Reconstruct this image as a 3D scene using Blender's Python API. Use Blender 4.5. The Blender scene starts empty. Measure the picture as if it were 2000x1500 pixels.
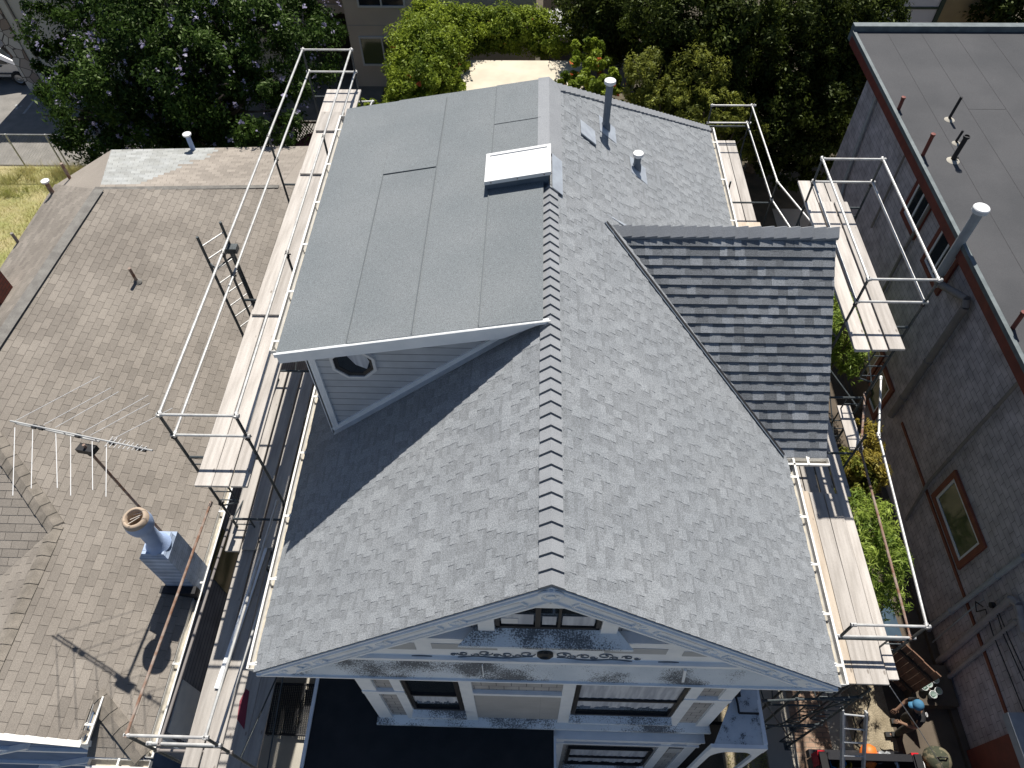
import bpy, bmesh, math, random
import numpy as np
from mathutils import Vector, Matrix

# ------------------------------------------------------------------ camera, sky, sun, exposure
scene = bpy.context.scene
COL = scene.collection
F_PX, PITCH, YAW, ROLL, CAM = 1410.0, math.radians(52.8), math.radians(2.4), math.radians(1.0), Vector((0, 0, 17))
_fw = Vector((-math.sin(YAW)*math.cos(PITCH), math.cos(YAW)*math.cos(PITCH), -math.sin(PITCH)))
_rt = Vector((math.cos(YAW), math.sin(YAW), 0)); _dn = _fw.cross(_rt)
RT = _rt*math.cos(ROLL)+_dn*math.sin(ROLL); DN = -_rt*math.sin(ROLL)+_dn*math.cos(ROLL)
cd = bpy.data.cameras.new('camera'); cam = bpy.data.objects.new('camera', cd); COL.objects.link(cam)
cd.sensor_width = 36; cd.lens = F_PX/2000*36; cd.clip_end = 500; cd.clip_start = 0.1
cam.matrix_world = Matrix(((RT.x, -DN.x, -_fw.x, CAM.x), (RT.y, -DN.y, -_fw.y, CAM.y), (RT.z, -DN.z, -_fw.z, CAM.z), (0, 0, 0, 1)))
scene.camera = cam
EL, AZ = math.radians(56), math.radians(4)
SUN = Vector((math.cos(EL)*math.sin(AZ), math.cos(EL)*math.cos(AZ), math.sin(EL)))
w = bpy.data.worlds.new('World'); scene.world = w; w.use_nodes = True
sky = w.node_tree.nodes.new('ShaderNodeTexSky'); sky.sky_type = 'NISHITA'; sky.sun_disc = False
sky.sun_elevation = EL; sky.sun_rotation = AZ; sky.altitude = 0; sky.air_density = 1.0; sky.dust_density = 0.6; sky.ozone_density = 3.0
bg = w.node_tree.nodes['Background']; w.node_tree.links.new(sky.outputs[0], bg.inputs[0]); bg.inputs[1].default_value = 0.055
sl = bpy.data.lights.new('sun', 'SUN'); so = bpy.data.objects.new('sun', sl); COL.objects.link(so)
sl.energy = 4.8; sl.angle = math.radians(0.55); sl.color = (1.0, 0.955, 0.88)
so.rotation_euler = SUN.to_track_quat('Z', 'Y').to_euler(); so.location = (0, 30, 60)
vs = scene.view_settings; vs.view_transform = 'Standard'; vs.look = 'None'; vs.gamma = 1; vs.exposure = 0.5
scene.render.resolution_x = 1024; scene.render.resolution_y = 768

# ------------------------------------------------------------------ helpers
def V(*a): return Vector(a)
def ray(px, py): return RT*((px-1000)/F_PX)+DN*((py-750)/F_PX)+_fw
def at_z(px, py, z): d = ray(px, py); return CAM+d*((z-CAM.z)/d.z)
def at_y(px, py, y): d = ray(px, py); return CAM+d*((y-CAM.y)/d.y)
def at_x(px, py, x): d = ray(px, py); return CAM+d*((x-CAM.x)/d.x)
def lerp(a, b, t): return a+(b-a)*t

class MB:
    """collects faces in world coordinates; build() links them as one mesh object"""
    def __init__(s): s.v = []; s.f = []; s.t = []; s.m = []
    def face(s, pts, tint=.5, mi=0):
        n = len(s.v); s.v += [tuple(p) for p in pts]; s.f.append(tuple(range(n, n+len(pts)))); s.t.append(tint); s.m.append(mi)
    def add(s, vs_, fs, tint=.5, mi=0):
        n = len(s.v); s.v += [tuple(p) for p in vs_]
        for f in fs: s.f.append(tuple(n+i for i in f)); s.t.append(tint); s.m.append(mi)
    def box(s, x0, x1, y0, y1, z0, z1, tint=.5, mi=0):
        s.add([(x0,y0,z0),(x1,y0,z0),(x1,y1,z0),(x0,y1,z0),(x0,y0,z1),(x1,y0,z1),(x1,y1,z1),(x0,y1,z1)],
              [(3,2,1,0),(4,5,6,7),(0,1,5,4),(1,2,6,5),(2,3,7,6),(3,0,4,7)], tint, mi)
    def obox(s, c, ax, ay, az, tint=.5, mi=0):
        c = Vector(c); ax = Vector(ax); ay = Vector(ay); az = Vector(az)
        if ax.cross(ay).dot(az) < 0: ax = -ax
        P = [c+ax*i+ay*j+az*k for k in (-1,1) for j in (-1,1) for i in (-1,1)]
        s.add(P, [(2,3,1,0),(4,5,7,6),(0,1,5,4),(1,3,7,5),(3,2,6,7),(2,0,4,6)], tint, mi)
    def beam(s, a, b, w_, h, up=(0,0,1), tint=.5, mi=0):
        a = Vector(a); b = Vector(b); d = b-a; u = Vector(up); x = d.cross(u).normalized(); y = x.cross(d).normalized()
        s.obox((a+b)/2, x*w_/2, d/2, y*h/2, tint, mi)
    def tube(s, a, b, r, n=8, r2=None, caps=True, tint=.5, mi=0):
        a = Vector(a); b = Vector(b); d = (b-a).normalized(); r2 = r if r2 is None else r2
        u = d.orthogonal().normalized(); w_ = d.cross(u)
        A = [a+(u*math.cos(2*math.pi*i/n)+w_*math.sin(2*math.pi*i/n))*r for i in range(n)]
        B = [b+(u*math.cos(2*math.pi*i/n)+w_*math.sin(2*math.pi*i/n))*r2 for i in range(n)]
        fs = [(i, (i+1) % n, n+(i+1) % n, n+i) for i in range(n)]
        if caps: fs += [tuple(range(n-1, -1, -1)), tuple(range(n, 2*n))]
        s.add(A+B, fs, tint, mi)
    def path(s, pts, r, n=6, tint=.5, mi=0):
        for a, b in zip(pts[:-1], pts[1:]): s.tube(a, b, r, n, None, True, tint, mi)
    def lathe(s, base, prof, n=20, axis=(0,0,1), tint=.5, mi=0):
        base = Vector(base); d = Vector(axis).normalized(); u = d.orthogonal().normalized(); w_ = d.cross(u); k = len(prof)
        P = [base+d*h+(u*math.cos(2*math.pi*i/n)+w_*math.sin(2*math.pi*i/n))*r for (r, h) in prof for i in range(n)]
        fs = [(j*n+i, j*n+(i+1) % n, (j+1)*n+(i+1) % n, (j+1)*n+i) for j in range(k-1) for i in range(n)]
        s.add(P, fs, tint, mi)
    def prism(s, pts, d, tint=.5, mi=0):
        pts = [Vector(p) for p in pts]; d = Vector(d); n = len(pts)
        s.add(pts+[p+d for p in pts], [tuple(range(n)), tuple(range(2*n-1, n-1, -1))]+[(i, n+i, n+(i+1) % n, (i+1) % n) for i in range(n)], tint, mi)
    def build(s, name, mat, parent=None, smooth=False, label=None):
        me = bpy.data.meshes.new(name)
        off = WORG.get(parent.name, Vector()) if parent else Vector()
        me.from_pydata([(x-off.x, y-off.y, z-off.z) for x, y, z in s.v], [], s.f)
        for m_ in (mat if isinstance(mat, (list, tuple)) else [mat]): me.materials.append(m_)
        if any(s.m): me.polygons.foreach_set('material_index', s.m)
        a = me.attributes.new('tint', 'FLOAT', 'FACE'); a.data.foreach_set('value', s.t)
        if smooth: me.polygons.foreach_set('use_smooth', [True]*len(s.f))
        bm = bmesh.new(); bm.from_mesh(me); bmesh.ops.recalc_face_normals(bm, faces=bm.faces) if len(s.f) < 60000 and not getattr(s, 'keep', False) else None
        bm.to_mesh(me); bm.free(); me.update()
        o = bpy.data.objects.new(name, me); COL.objects.link(o); o.parent = parent
        WORG[o.name] = off.copy()
        if label: o['label'] = label
        return o
WORG = {}
def tag(o, label, cat, group=None):
    o['label'] = label; o['category'] = cat
    if group: o['group'] = group
    return o
def root(name, label, cat, loc=(0,0,0), group=None):
    o = bpy.data.objects.new(name, None); COL.objects.link(o); o.location = loc; o.empty_display_size = .3
    WORG[o.name] = Vector(loc); return tag(o, label, cat, group)
def struct(o, kind='structure'): o['kind'] = kind; return o
def copy_tree(o, parent=None):
    c = o.copy(); COL.objects.link(c); c.parent = parent
    for ch in list(o.children): copy_tree(ch, c)
    return c

# ------------------------------------------------------------------ materials
def mat(name, c1, c2=None, rough=.8, scale=4, detail=6, bump=0, bscale=60, tint=0, grain=0, gscale=250, stretch=(1,1,1), metal=0, spec=.4, lo=.35, hi=.65, trans=0):
    m_ = bpy.data.materials.new(name); m_.use_nodes = True; nt = m_.node_tree; N = nt.nodes; L = nt.links; b = N['Principled BSDF']
    b.inputs['Roughness'].default_value = rough; b.inputs['Metallic'].default_value = metal; b.inputs['Specular IOR Level'].default_value = spec
    tc = N.new('ShaderNodeTexCoord'); mp = N.new('ShaderNodeMapping'); mp.inputs['Scale'].default_value = stretch; L.new(tc.outputs['Object'], mp.inputs[0])
    n1 = N.new('ShaderNodeTexNoise'); n1.inputs['Scale'].default_value = scale; n1.inputs['Detail'].default_value = detail; L.new(mp.outputs[0], n1.inputs['Vector'])
    rm = N.new('ShaderNodeMapRange'); rm.inputs['From Min'].default_value = lo; rm.inputs['From Max'].default_value = hi; L.new(n1.outputs[0], rm.inputs[0])
    mx = N.new('ShaderNodeMix'); mx.data_type = 'RGBA'; mx.inputs[6].default_value = (*c1, 1); mx.inputs[7].default_value = (*(c2 or c1), 1); L.new(rm.outputs[0], mx.inputs[0])
    out = mx.outputs[2]
    if tint:
        at = N.new('ShaderNodeAttribute'); at.attribute_name = 'tint'
        r2 = N.new('ShaderNodeMapRange'); r2.inputs['To Min'].default_value = 1-tint; r2.inputs['To Max'].default_value = 1+tint; L.new(at.outputs['Fac'], r2.inputs[0])
        h = N.new('ShaderNodeMix'); h.data_type = 'RGBA'; h.blend_type = 'MULTIPLY'; h.inputs[0].default_value = 1; L.new(out, h.inputs[6]); L.new(r2.outputs[0], h.inputs[7]); out = h.outputs[2]
    if grain:
        n2 = N.new('ShaderNodeTexNoise'); n2.inputs['Scale'].default_value = gscale; n2.inputs['Detail'].default_value = 2; L.new(mp.outputs[0], n2.inputs['Vector'])
        r3 = N.new('ShaderNodeMapRange'); r3.inputs['From Min'].default_value = .3; r3.inputs['From Max'].default_value = .7; r3.inputs['To Min'].default_value = 1-grain; r3.inputs['To Max'].default_value = 1+grain; L.new(n2.outputs[0], r3.inputs[0])
        h = N.new('ShaderNodeMix'); h.data_type = 'RGBA'; h.blend_type = 'MULTIPLY'; h.inputs[0].default_value = 1; L.new(out, h.inputs[6]); L.new(r3.outputs[0], h.inputs[7]); out = h.outputs[2]
    L.new(out, b.inputs['Base Color'])
    if bump:
        n3 = N.new('ShaderNodeTexNoise'); n3.inputs['Scale'].default_value = bscale; n3.inputs['Detail'].default_value = 4; L.new(mp.outputs[0], n3.inputs['Vector'])
        bp = N.new('ShaderNodeBump'); bp.inputs['Strength'].default_value = bump; bp.inputs['Distance'].default_value = .02; L.new(n3.outputs[0], bp.inputs['Height']); L.new(bp.outputs[0], b.inputs['Normal'])
    m_['out'] = 0
    return m_
def stain(m_, col, scale, lo, hi, fine=90):
    """mildew: speckled dark patches with a shape of their own"""
    nt = m_.node_tree; N = nt.nodes; L = nt.links; b = N['Principled BSDF']; src = b.inputs['Base Color'].links[0].from_socket
    tc = N.new('ShaderNodeTexCoord'); a = N.new('ShaderNodeTexNoise'); a.inputs['Scale'].default_value = scale; a.inputs['Detail'].default_value = 3; L.new(tc.outputs['Object'], a.inputs['Vector'])
    f = N.new('ShaderNodeTexNoise'); f.inputs['Scale'].default_value = fine; f.inputs['Detail'].default_value = 3; L.new(tc.outputs['Object'], f.inputs['Vector'])
    r1 = N.new('ShaderNodeMapRange'); r1.inputs['From Min'].default_value = lo; r1.inputs['From Max'].default_value = hi; r1.inputs['To Max'].default_value = .42; L.new(a.outputs[0], r1.inputs[0])
    ad = N.new('ShaderNodeMath'); ad.operation = 'ADD'; L.new(r1.outputs[0], ad.inputs[0]); L.new(f.outputs[0], ad.inputs[1])
    r2 = N.new('ShaderNodeMapRange'); r2.inputs['From Min'].default_value = .64; r2.inputs['From Max'].default_value = .86; r2.inputs['To Max'].default_value = .85; L.new(ad.outputs[0], r2.inputs[0])
    mx = N.new('ShaderNodeMix'); mx.data_type = 'RGBA'; L.new(r2.outputs[0], mx.inputs[0]); L.new(src, mx.inputs[6]); mx.inputs[7].default_value = (*col, 1); L.new(mx.outputs[2], b.inputs['Base Color'])
    return m_
def brickmat(name, c1, c2, mort, bw, rh, ms, axes, rough=.85, grain=.15, bump=.4):
    """courses of rectangular shingles or bricks; axes = which object axes run along and up the courses"""
    m_ = bpy.data.materials.new(name); m_.use_nodes = True; nt = m_.node_tree; N = nt.nodes; L = nt.links; b = N['Principled BSDF']; b.inputs['Roughness'].default_value = rough
    tc = N.new('ShaderNodeTexCoord'); sp = N.new('ShaderNodeSeparateXYZ'); cb = N.new('ShaderNodeCombineXYZ'); L.new(tc.outputs['Object'], sp.inputs[0])
    L.new(sp.outputs[axes[0]], cb.inputs[0]); L.new(sp.outputs[axes[1]], cb.inputs[1])
    br = N.new('ShaderNodeTexBrick'); br.inputs['Scale'].default_value = 1; br.inputs['Brick Width'].default_value = bw; br.inputs['Row Height'].default_value = rh; br.inputs['Mortar Size'].default_value = ms
    br.inputs['Color1'].default_value = (*c1, 1); br.inputs['Color2'].default_value = (*c2, 1); br.inputs['Mortar'].default_value = (*mort, 1); L.new(cb.outputs[0], br.inputs['Vector'])
    n1 = N.new('ShaderNodeTexNoise'); n1.inputs['Scale'].default_value = 3; n1.inputs['Detail'].default_value = 8; L.new(tc.outputs['Object'], n1.inputs['Vector'])
    r = N.new('ShaderNodeMapRange'); r.inputs['From Min'].default_value = .3; r.inputs['From Max'].default_value = .7; r.inputs['To Min'].default_value = 1-grain*1.5; r.inputs['To Max'].default_value = 1+grain; L.new(n1.outputs[0], r.inputs[0])
    h = N.new('ShaderNodeMix'); h.data_type = 'RGBA'; h.blend_type = 'MULTIPLY'; h.inputs[0].default_value = 1; L.new(br.outputs[0], h.inputs[6]); L.new(r.outputs[0], h.inputs[7]); L.new(h.outputs[2], b.inputs['Base Color'])
    bp = N.new('ShaderNodeBump'); bp.inputs['Strength'].default_value = bump; bp.inputs['Distance'].default_value = .01; bp.invert = True; L.new(br.outputs['Fac'], bp.inputs['Height']); L.new(bp.outputs[0], b.inputs['Normal'])
    return m_
def glassmat(name, col, rough=.05):
    m_ = bpy.data.materials.new(name); m_.use_nodes = True; b = m_.node_tree.nodes['Principled BSDF']; b.inputs['Base Color'].default_value = (*col, 1); b.inputs['Roughness'].default_value = rough; b.inputs['Specular IOR Level'].default_value = .8
    return m_
def leafmat(name, c_lo, c_hi, trans=.35):
    m_ = bpy.data.materials.new(name); m_.use_nodes = True; nt = m_.node_tree; N = nt.nodes; L = nt.links; N.remove(N['Principled BSDF']); out = N['Material Output']
    at = N.new('ShaderNodeAttribute'); at.attribute_name = 'tint'
    mx = N.new('ShaderNodeMix'); mx.data_type = 'RGBA'; mx.inputs[6].default_value = (*c_lo, 1); mx.inputs[7].default_value = (*c_hi, 1); L.new(at.outputs['Fac'], mx.inputs[0])
    d = N.new('ShaderNodeBsdfDiffuse'); t = N.new('ShaderNodeBsdfTranslucent'); g = N.new('ShaderNodeBsdfGlossy'); g.inputs['Roughness'].default_value = .45; g.inputs['Color'].default_value = (.35,.4,.25,1)
    L.new(mx.outputs[2], d.inputs[0]); L.new(mx.outputs[2], t.inputs[0])
    s1 = N.new('ShaderNodeMixShader'); s1.inputs[0].default_value = trans; L.new(d.outputs[0], s1.inputs[1]); L.new(t.outputs[0], s1.inputs[2])
    s2 = N.new('ShaderNodeMixShader'); s2.inputs[0].default_value = .035; L.new(s1.outputs[0], s2.inputs[1]); L.new(g.outputs[0], s2.inputs[2]); L.new(s2.outputs[0], out.inputs[0])
    return m_

M = {}
M['shingle'] = mat('grey_shingle', (.25,.264,.279), (.275,.288,.302), .95, 1.2, 4, .5, 220, .15, .34, 75)
M['xshingle'] = mat('shade_toned_shingle', (.2,.213,.23), (.235,.248,.265), .95, 1.2, 4, .5, 220, .3, .34, 75)  # darker copy of the roof shingle; the slope's shade is in the colour
M['cap'] = mat('grey_ridge_shingle', (.27,.28,.295), (.295,.305,.32), .95, 3, 4, .4, 220, .12, .22, 130)
M['roll'] = mat('grey_roll_roofing', (.175,.193,.203), (.2,.216,.225), .92, .9, 5, .5, 200, .05, .34, 90)
M['under'] = mat('dark_underlay', (.02,.02,.024), None, .9)
M['white'] = mat('white_paint', (.86,.88,.9), (.78,.81,.84), .6, 5, 5, .1, 60)
M['gutter'] = mat('white_gutter', (.8,.79,.76), (.7,.68,.64), .45, 6, 5)
M['trough'] = mat('gutter_inside', (.5,.46,.38), (.36,.33,.28), .8, 9, 5)
M['siding'] = mat('grey_siding', (.44,.45,.46), (.4,.41,.42), .7, 3, 4, .1, 40)
M['wshingle'] = brickmat('grey_wall_shingle', (.42,.4,.39), (.38,.37,.36), (.12,.12,.13), .22, .18, .006, ('X','Z'))
M['mildew'] = stain(mat('mildewed_white_paint', (.74,.79,.84), (.6,.66,.72), .75, 2, 8, .1), (.03,.035,.045), 1.3, .42, .62, 55)
M['frame_dk'] = mat('dark_window_frame', (.02,.02,.022), None, .5)
M['glass'] = glassmat('window_glass', (.02,.025,.03))
M['glass_g'] = glassmat('green_reflection_glass', (.1,.12,.05), .08)  # green base colour paints in the reflection of bamboo
M['curtain'] = mat('white_curtain', (.6,.62,.66), (.4,.42,.47), .9, 14, 2, .6, 8, stretch=(1,1,.1))
M['dkroof'] = mat('black_roll_roofing', (.02,.022,.025), (.028,.03,.034), .9, 3, 5, .4, 150, 0, .25, 100)
M['whiteroof'] = stain(mat('white_coated_deck', (.62,.65,.68), (.52,.56,.6), .8, 5, 5), (.03,.03,.035), 5, .5, .72, 60)
M['pipe'] = mat('grey_painted_pipe', (.11,.14,.175), (.14,.165,.2), .55, 6, 3)
M['metal'] = mat('galvanised_metal', (.5,.52,.54), (.4,.42,.44), .35, 8, 5, metal=.6)
M['zinc'] = mat('dull_grey_flashing', (.46,.5,.55), (.38,.41,.46), .5, 6, 5, metal=.3)
M['black'] = mat('black_metal', (.015,.015,.017), None, .6)
M['bshingle'] = mat('brown_shingle', (.215,.19,.163), (.27,.24,.207), .95, .8, 6, .5, 200, .15, .26, 110)
M['bcap'] = mat('weathered_brown_cap', (.17,.15,.125), (.25,.22,.185), .95, 5, 6, .5, 200, .15, .28, 110)
M['gcap'] = mat('grey_patch_cap', (.165,.155,.142), (.23,.22,.2), .95, 5, 6, .5, 200, .15, .28, 110)
M['pshingle'] = mat('pale_painted_shingle', (.38,.39,.385), (.32,.325,.31), .9, 3, 5, .5, 200, .12, .2, 110)
M['backsh'] = mat('tan_back_shingle', (.285,.252,.217), (.33,.292,.253), .95, 1, 5, .5, 200, .14, .2, 110)
M['slot'] = mat('shingle_slot', (.085,.075,.062), None, .95)
M['blue'] = mat('blue_grey_paint', (.13,.2,.34), (.1,.16,.28), .7, 3, 4)
M['bluepipe'] = brickmat('painted_blue_brick', (.36,.44,.58), (.4,.48,.62), (.26,.33,.46), .21, .075, .006, ('Y','Z'), .7, .2, .8)
M['bluecap'] = mat('painted_blue_flue', (.34,.44,.64), (.29,.38,.58), .6, 4, 4, .2)
M['terra'] = mat('tan_terracotta', (.46,.36,.27), (.38,.3,.23), .8, 5, 4)
M['rust'] = mat('rusty_steel', (.2,.1,.06), (.32,.26,.22), .8, 9, 8, .3)
M['galv'] = mat('worn_galvanised_tube', (.56,.56,.54), (.42,.41,.4), .45, 7, 6, .1, metal=.25)
M['dksteel'] = mat('dark_scaffold_steel', (.035,.045,.05), (.07,.08,.085), .5, 8, 6, .2, metal=.3)
M['siding_b'] = brickmat('dark_grey_board_siding', (.3,.31,.35), (.27,.28,.32), (.08,.08,.1), 6, .14, .01, ('Y','Z'))
M['blacktop'] = mat('worn_asphalt', (.075,.077,.082), (.1,.1,.103), .9, 2, 7, .3, 120, 0, .15)
M['concrete'] = mat('pale_concrete', (.43,.4,.34), (.34,.315,.27), .9, 1.2, 8, .3, 90, 0, .12)
M['dconcrete'] = mat('shade_darkened_concrete', (.12,.095,.07), (.075,.06,.045), .9, 1.4, 8, .3, 90, 0, .15)  # colour lowered to mimic shade over the side yard
M['paver'] = brickmat('brick_pavers', (.3,.19,.13), (.36,.25,.18), (.2,.16,.12), .2, .1, .008, ('X','Y'), .9, .25, .5)
M['dirt'] = mat('dry_dirt', (.2,.165,.11), (.32,.27,.19), .95, 3, 10, .8, 30, 0, .3, 60)
M['ground'] = mat('bare_soil', (.07,.062,.045), (.12,.1,.07), .95, 2, 10, .8, 30, 0, .3, 60)
M['lineP'] = mat('parking_paint', (.45,.45,.43), (.3,.3,.3), .8, 12, 6)
M['stucco'] = mat('beige_stucco', (.66,.58,.5), (.6,.53,.46), .9, 1.2, 5, .2, 120)
M['stucco_g'] = mat('grey_stucco', (.5,.48,.45), (.45,.43,.41), .9, 1.2, 5, .2, 120)
M['panel'] = mat('tan_board_panel', (.5,.42,.34), (.42,.35,.28), .85, 6, 6, stretch=(8,1,.3))
M['dark'] = mat('dark_interior', (.008,.008,.009), None, .95)  # near-black colour gives the shade inside openings
M['vinyl'] = mat('white_vinyl', (.7,.7,.7), None, .5)
M['rshingle'] = brickmat('mauve_grey_asphalt_siding', (.46,.415,.425), (.49,.445,.455), (.24,.215,.22), .3, .15, .006, ('Y','Z'), .9, .2, .7)
M['redtrim'] = mat('dark_red_paint', (.2,.05,.035), (.15,.04,.03), .6, 5, 4)
M['orangetrim'] = mat('brick_orange_paint', (.22,.07,.04), (.18,.055,.03), .6, 5, 4)
M['froof'] = mat('grey_flat_roofing', (.058,.059,.063), (.075,.075,.079), .92, .7, 8, .3, 120, 0, .14, 90)
M['parapet'] = mat('grey_green_flashing', (.15,.175,.18), (.1,.12,.125), .6, 5, 6)
M['bpipe'] = mat('brown_downpipe', (.24,.215,.2), (.2,.18,.17), .6, 4, 4)
M['wpipe'] = mat('pale_downpipe', (.36,.38,.4), (.3,.32,.34), .5, 5, 5)
M['mpipe'] = mat('mauve_painted_pipe', (.33,.3,.3), (.27,.25,.25), .5, 5, 5)
M['fence'] = mat('dark_brown_fence', (.06,.04,.03), (.085,.058,.042), .85, 5, 6, stretch=(6,1,.4))
M['gate'] = mat('weathered_red_wood', (.22,.12,.075), (.14,.08,.055), .85, 4, 8, .3, 40, .25)
M['yellow'] = mat('yellow_stucco', (.42,.33,.17), (.36,.28,.15), .9, 2, 4)
M['greentrim'] = mat('dark_green_trim', (.05,.075,.05), None, .6)
M['bark'] = mat('bark', (.09,.07,.05), (.14,.11,.08), .95, 8, 8, .8, 20)
M['beigewall'] = mat('cream_flat_roof', (.62,.55,.43), (.52,.46,.36), .85, 1.5, 6, .1)
M['pink'] = mat('magenta_tarp', (.14,.03,.085), None, .7)
M['silver'] = mat('silver_car_paint', (.5,.5,.52), None, .28, 2, 2, metal=.5)
M['tyre'] = mat('tyre_rubber', (.015,.015,.015), None, .85)
M['chrome'] = mat('wheel_rim', (.35,.35,.36), None, .35, metal=.7)
M['truck'] = mat('black_truck_paint', (.02,.02,.023), None, .3)
M['liner'] = mat('bed_liner', (.012,.012,.013), None, .8)
M['orange'] = mat('orange_plastic', (.75,.18,.03), None, .5)
M['tail'] = mat('red_tail_light', (.5,.02,.03), None, .2)
M['alu'] = mat('aluminium_ladder', (.6,.61,.62), (.5,.51,.52), .35, 8, 4, metal=.4)
M['board'] = mat('white_primed_board', (.78,.8,.82), None, .6)
M['skin'] = mat('skin', (.25,.15,.1), None, .6)
M['cloth_bk'] = mat('black_cotton', (.012,.012,.014), (.02,.02,.022), .9, 20, 3, .4, 30)
M['cloth_gr'] = mat('dark_grey_work_trousers', (.035,.033,.03), (.055,.05,.045), .9, 12, 3, .4, 30)
M['cap_bl'] = mat('blue_cap_cloth', (.05,.16,.27), None, .8)
M['hair'] = mat('dark_hair', (.02,.015,.012), None, .8)
M['camo'] = mat('camouflage_cloth', (.16,.14,.09), (.05,.055,.035), .9, 9, 4, .5, 12, lo=.45, hi=.52)
M['rubber'] = mat('black_rubber', (.012,.012,.012), None, .6)
M['bucket'] = mat('pale_green_bucket', (.32,.4,.36), (.25,.3,.28), .6, 8, 4)
M['bluedrum'] = mat('dark_blue_tarp', (.02,.05,.085), (.03,.065,.1), .6, 4, 4)
# foliage
M['l_jac'] = leafmat('jacaranda_leaf', (.008,.022,.006), (.065,.115,.02), .3)
M['l_flower'] = leafmat('lilac_blossom', (.2,.18,.3), (.5,.46,.62), .3)
M['l_vine'] = leafmat('vine_leaf', (.035,.075,.008), (.36,.44,.05), .4)
M['l_red'] = leafmat('red_blossom', (.35,.05,.02), (.55,.16,.06), .3)
M['l_dark'] = leafmat('dark_leaf', (.005,.012,.003), (.085,.11,.018), .3)
M['l_olive'] = leafmat('olive_leaf', (.035,.05,.01), (.34,.36,.06), .4)
M['l_bamboo'] = leafmat('bamboo_leaf', (.05,.11,.015), (.42,.52,.1), .4)
M['l_gold'] = leafmat('golden_leaf', (.16,.13,.02), (.42,.33,.07), .35)
M['grass'] = leafmat('dry_grass_blade', (.2,.19,.04), (.5,.42,.16), .3)
M['flower_y'] = leafmat('straw', (.3,.25,.1), (.55,.47,.22), .3)

# ------------------------------------------------------------------ shingled plane
def clip(poly, axis, val, keep_ge):
    out = []
    for i in range(len(poly)):
        a, b = poly[i], poly[(i+1) % len(poly)]
        ia = (a[axis] >= val-1e-9) if keep_ge else (a[axis] <= val+1e-9); ib = (b[axis] >= val-1e-9) if keep_ge else (b[axis] <= val+1e-9)
        if ia: out.append(a)
        if ia != ib:
            t = (val-a[axis])/(b[axis]-a[axis]); out.append((a[0]+(b[0]-a[0])*t, a[1]+(b[1]-a[1])*t))
    return out
def cliprect(poly, u0, u1, v0, v1):
    for ax, val, ge in ((0, u0, True), (0, u1, False), (1, v0, True), (1, v1, False)):
        if len(poly) < 3: return []
        poly = clip(poly, ax, val, ge)
    # drop doubled points
    o = []
    for p in poly:
        if not o or abs(p[0]-o[-1][0])+abs(p[1]-o[-1][1]) > 1e-6: o.append(p)
    if len(o) > 1 and abs(o[0][0]-o[-1][0])+abs(o[0][1]-o[-1][1]) < 1e-6: o.pop()
    return o if len(o) > 2 else []
def shingle_plane(mb, O, Uv, Vv, pts3, expo, wmin, wmax, thick, seed, lam=0, gap=0, tints=(0, 1), voff=0, shadowprint=False):
    """courses of real overlapping tabs laid over the polygon pts3 (in the plane through O)"""
    rng = random.Random(seed); O = Vector(O); U = Vector(Uv).normalized(); Vn = Vector(Vv).normalized(); Nn = U.cross(Vn)
    if Nn.z < 0: Nn = -Nn
    poly = [((Vector(p)-O).dot(U), (Vector(p)-O).dot(Vn)) for p in pts3]
    us = [p[0] for p in poly]; vs_ = [p[1] for p in poly]; vmin, vmax = min(vs_), max(vs_); umin, umax = min(us), max(us)
    mb.face([O+U*a+Vn*b-Nn*.004 for a, b in poly], .5, 1)
    i = 0; v = vmin-voff
    while v < vmax:
        u = umin-rng.random()*wmax if wmin != wmax else umin-(wmax/2 if i % 2 else wmax)-rng.random()*.006
        hi = rng.random() < .5
        while u < umax:
            wd = rng.uniform(wmin, wmax); ext = 0
            if lam: hi = (not hi) if rng.random() < .8 else hi; ext = lam if hi else 0
            pc = cliprect(poly, u+gap/2, u+wd-gap/2, v, v+expo)
            if pc:
                tn = rng.uniform(*tints)
                if lam: tn = min(1, max(0, tn*.6+(.35 if hi else .1)))
                def P(p, dz=0): return O+U*p[0]+Vn*p[1]+Nn*(dz if dz else .001+(thick+ext)*(1-(p[1]-v)/expo))
                mb.face([P(p) for p in pc], tn, 0)
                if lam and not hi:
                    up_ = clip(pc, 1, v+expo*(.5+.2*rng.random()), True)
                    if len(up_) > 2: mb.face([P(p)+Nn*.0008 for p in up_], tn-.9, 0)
                for a, b in zip(pc, pc[1:]+pc[:1]):
                    if abs(a[1]-v) < 1e-6 and abs(b[1]-v) < 1e-6: mb.face([P(a), P(b), P(b, .0005), P(a, .0005)], .0, 0)
                    elif abs(a[0]-b[0]) < 1e-6 and (ext or gap): mb.face([P(a), P(b), P(b, .0005), P(a, .0005)], .0, 0)
            u += wd
        v += expo; i += 1
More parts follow.
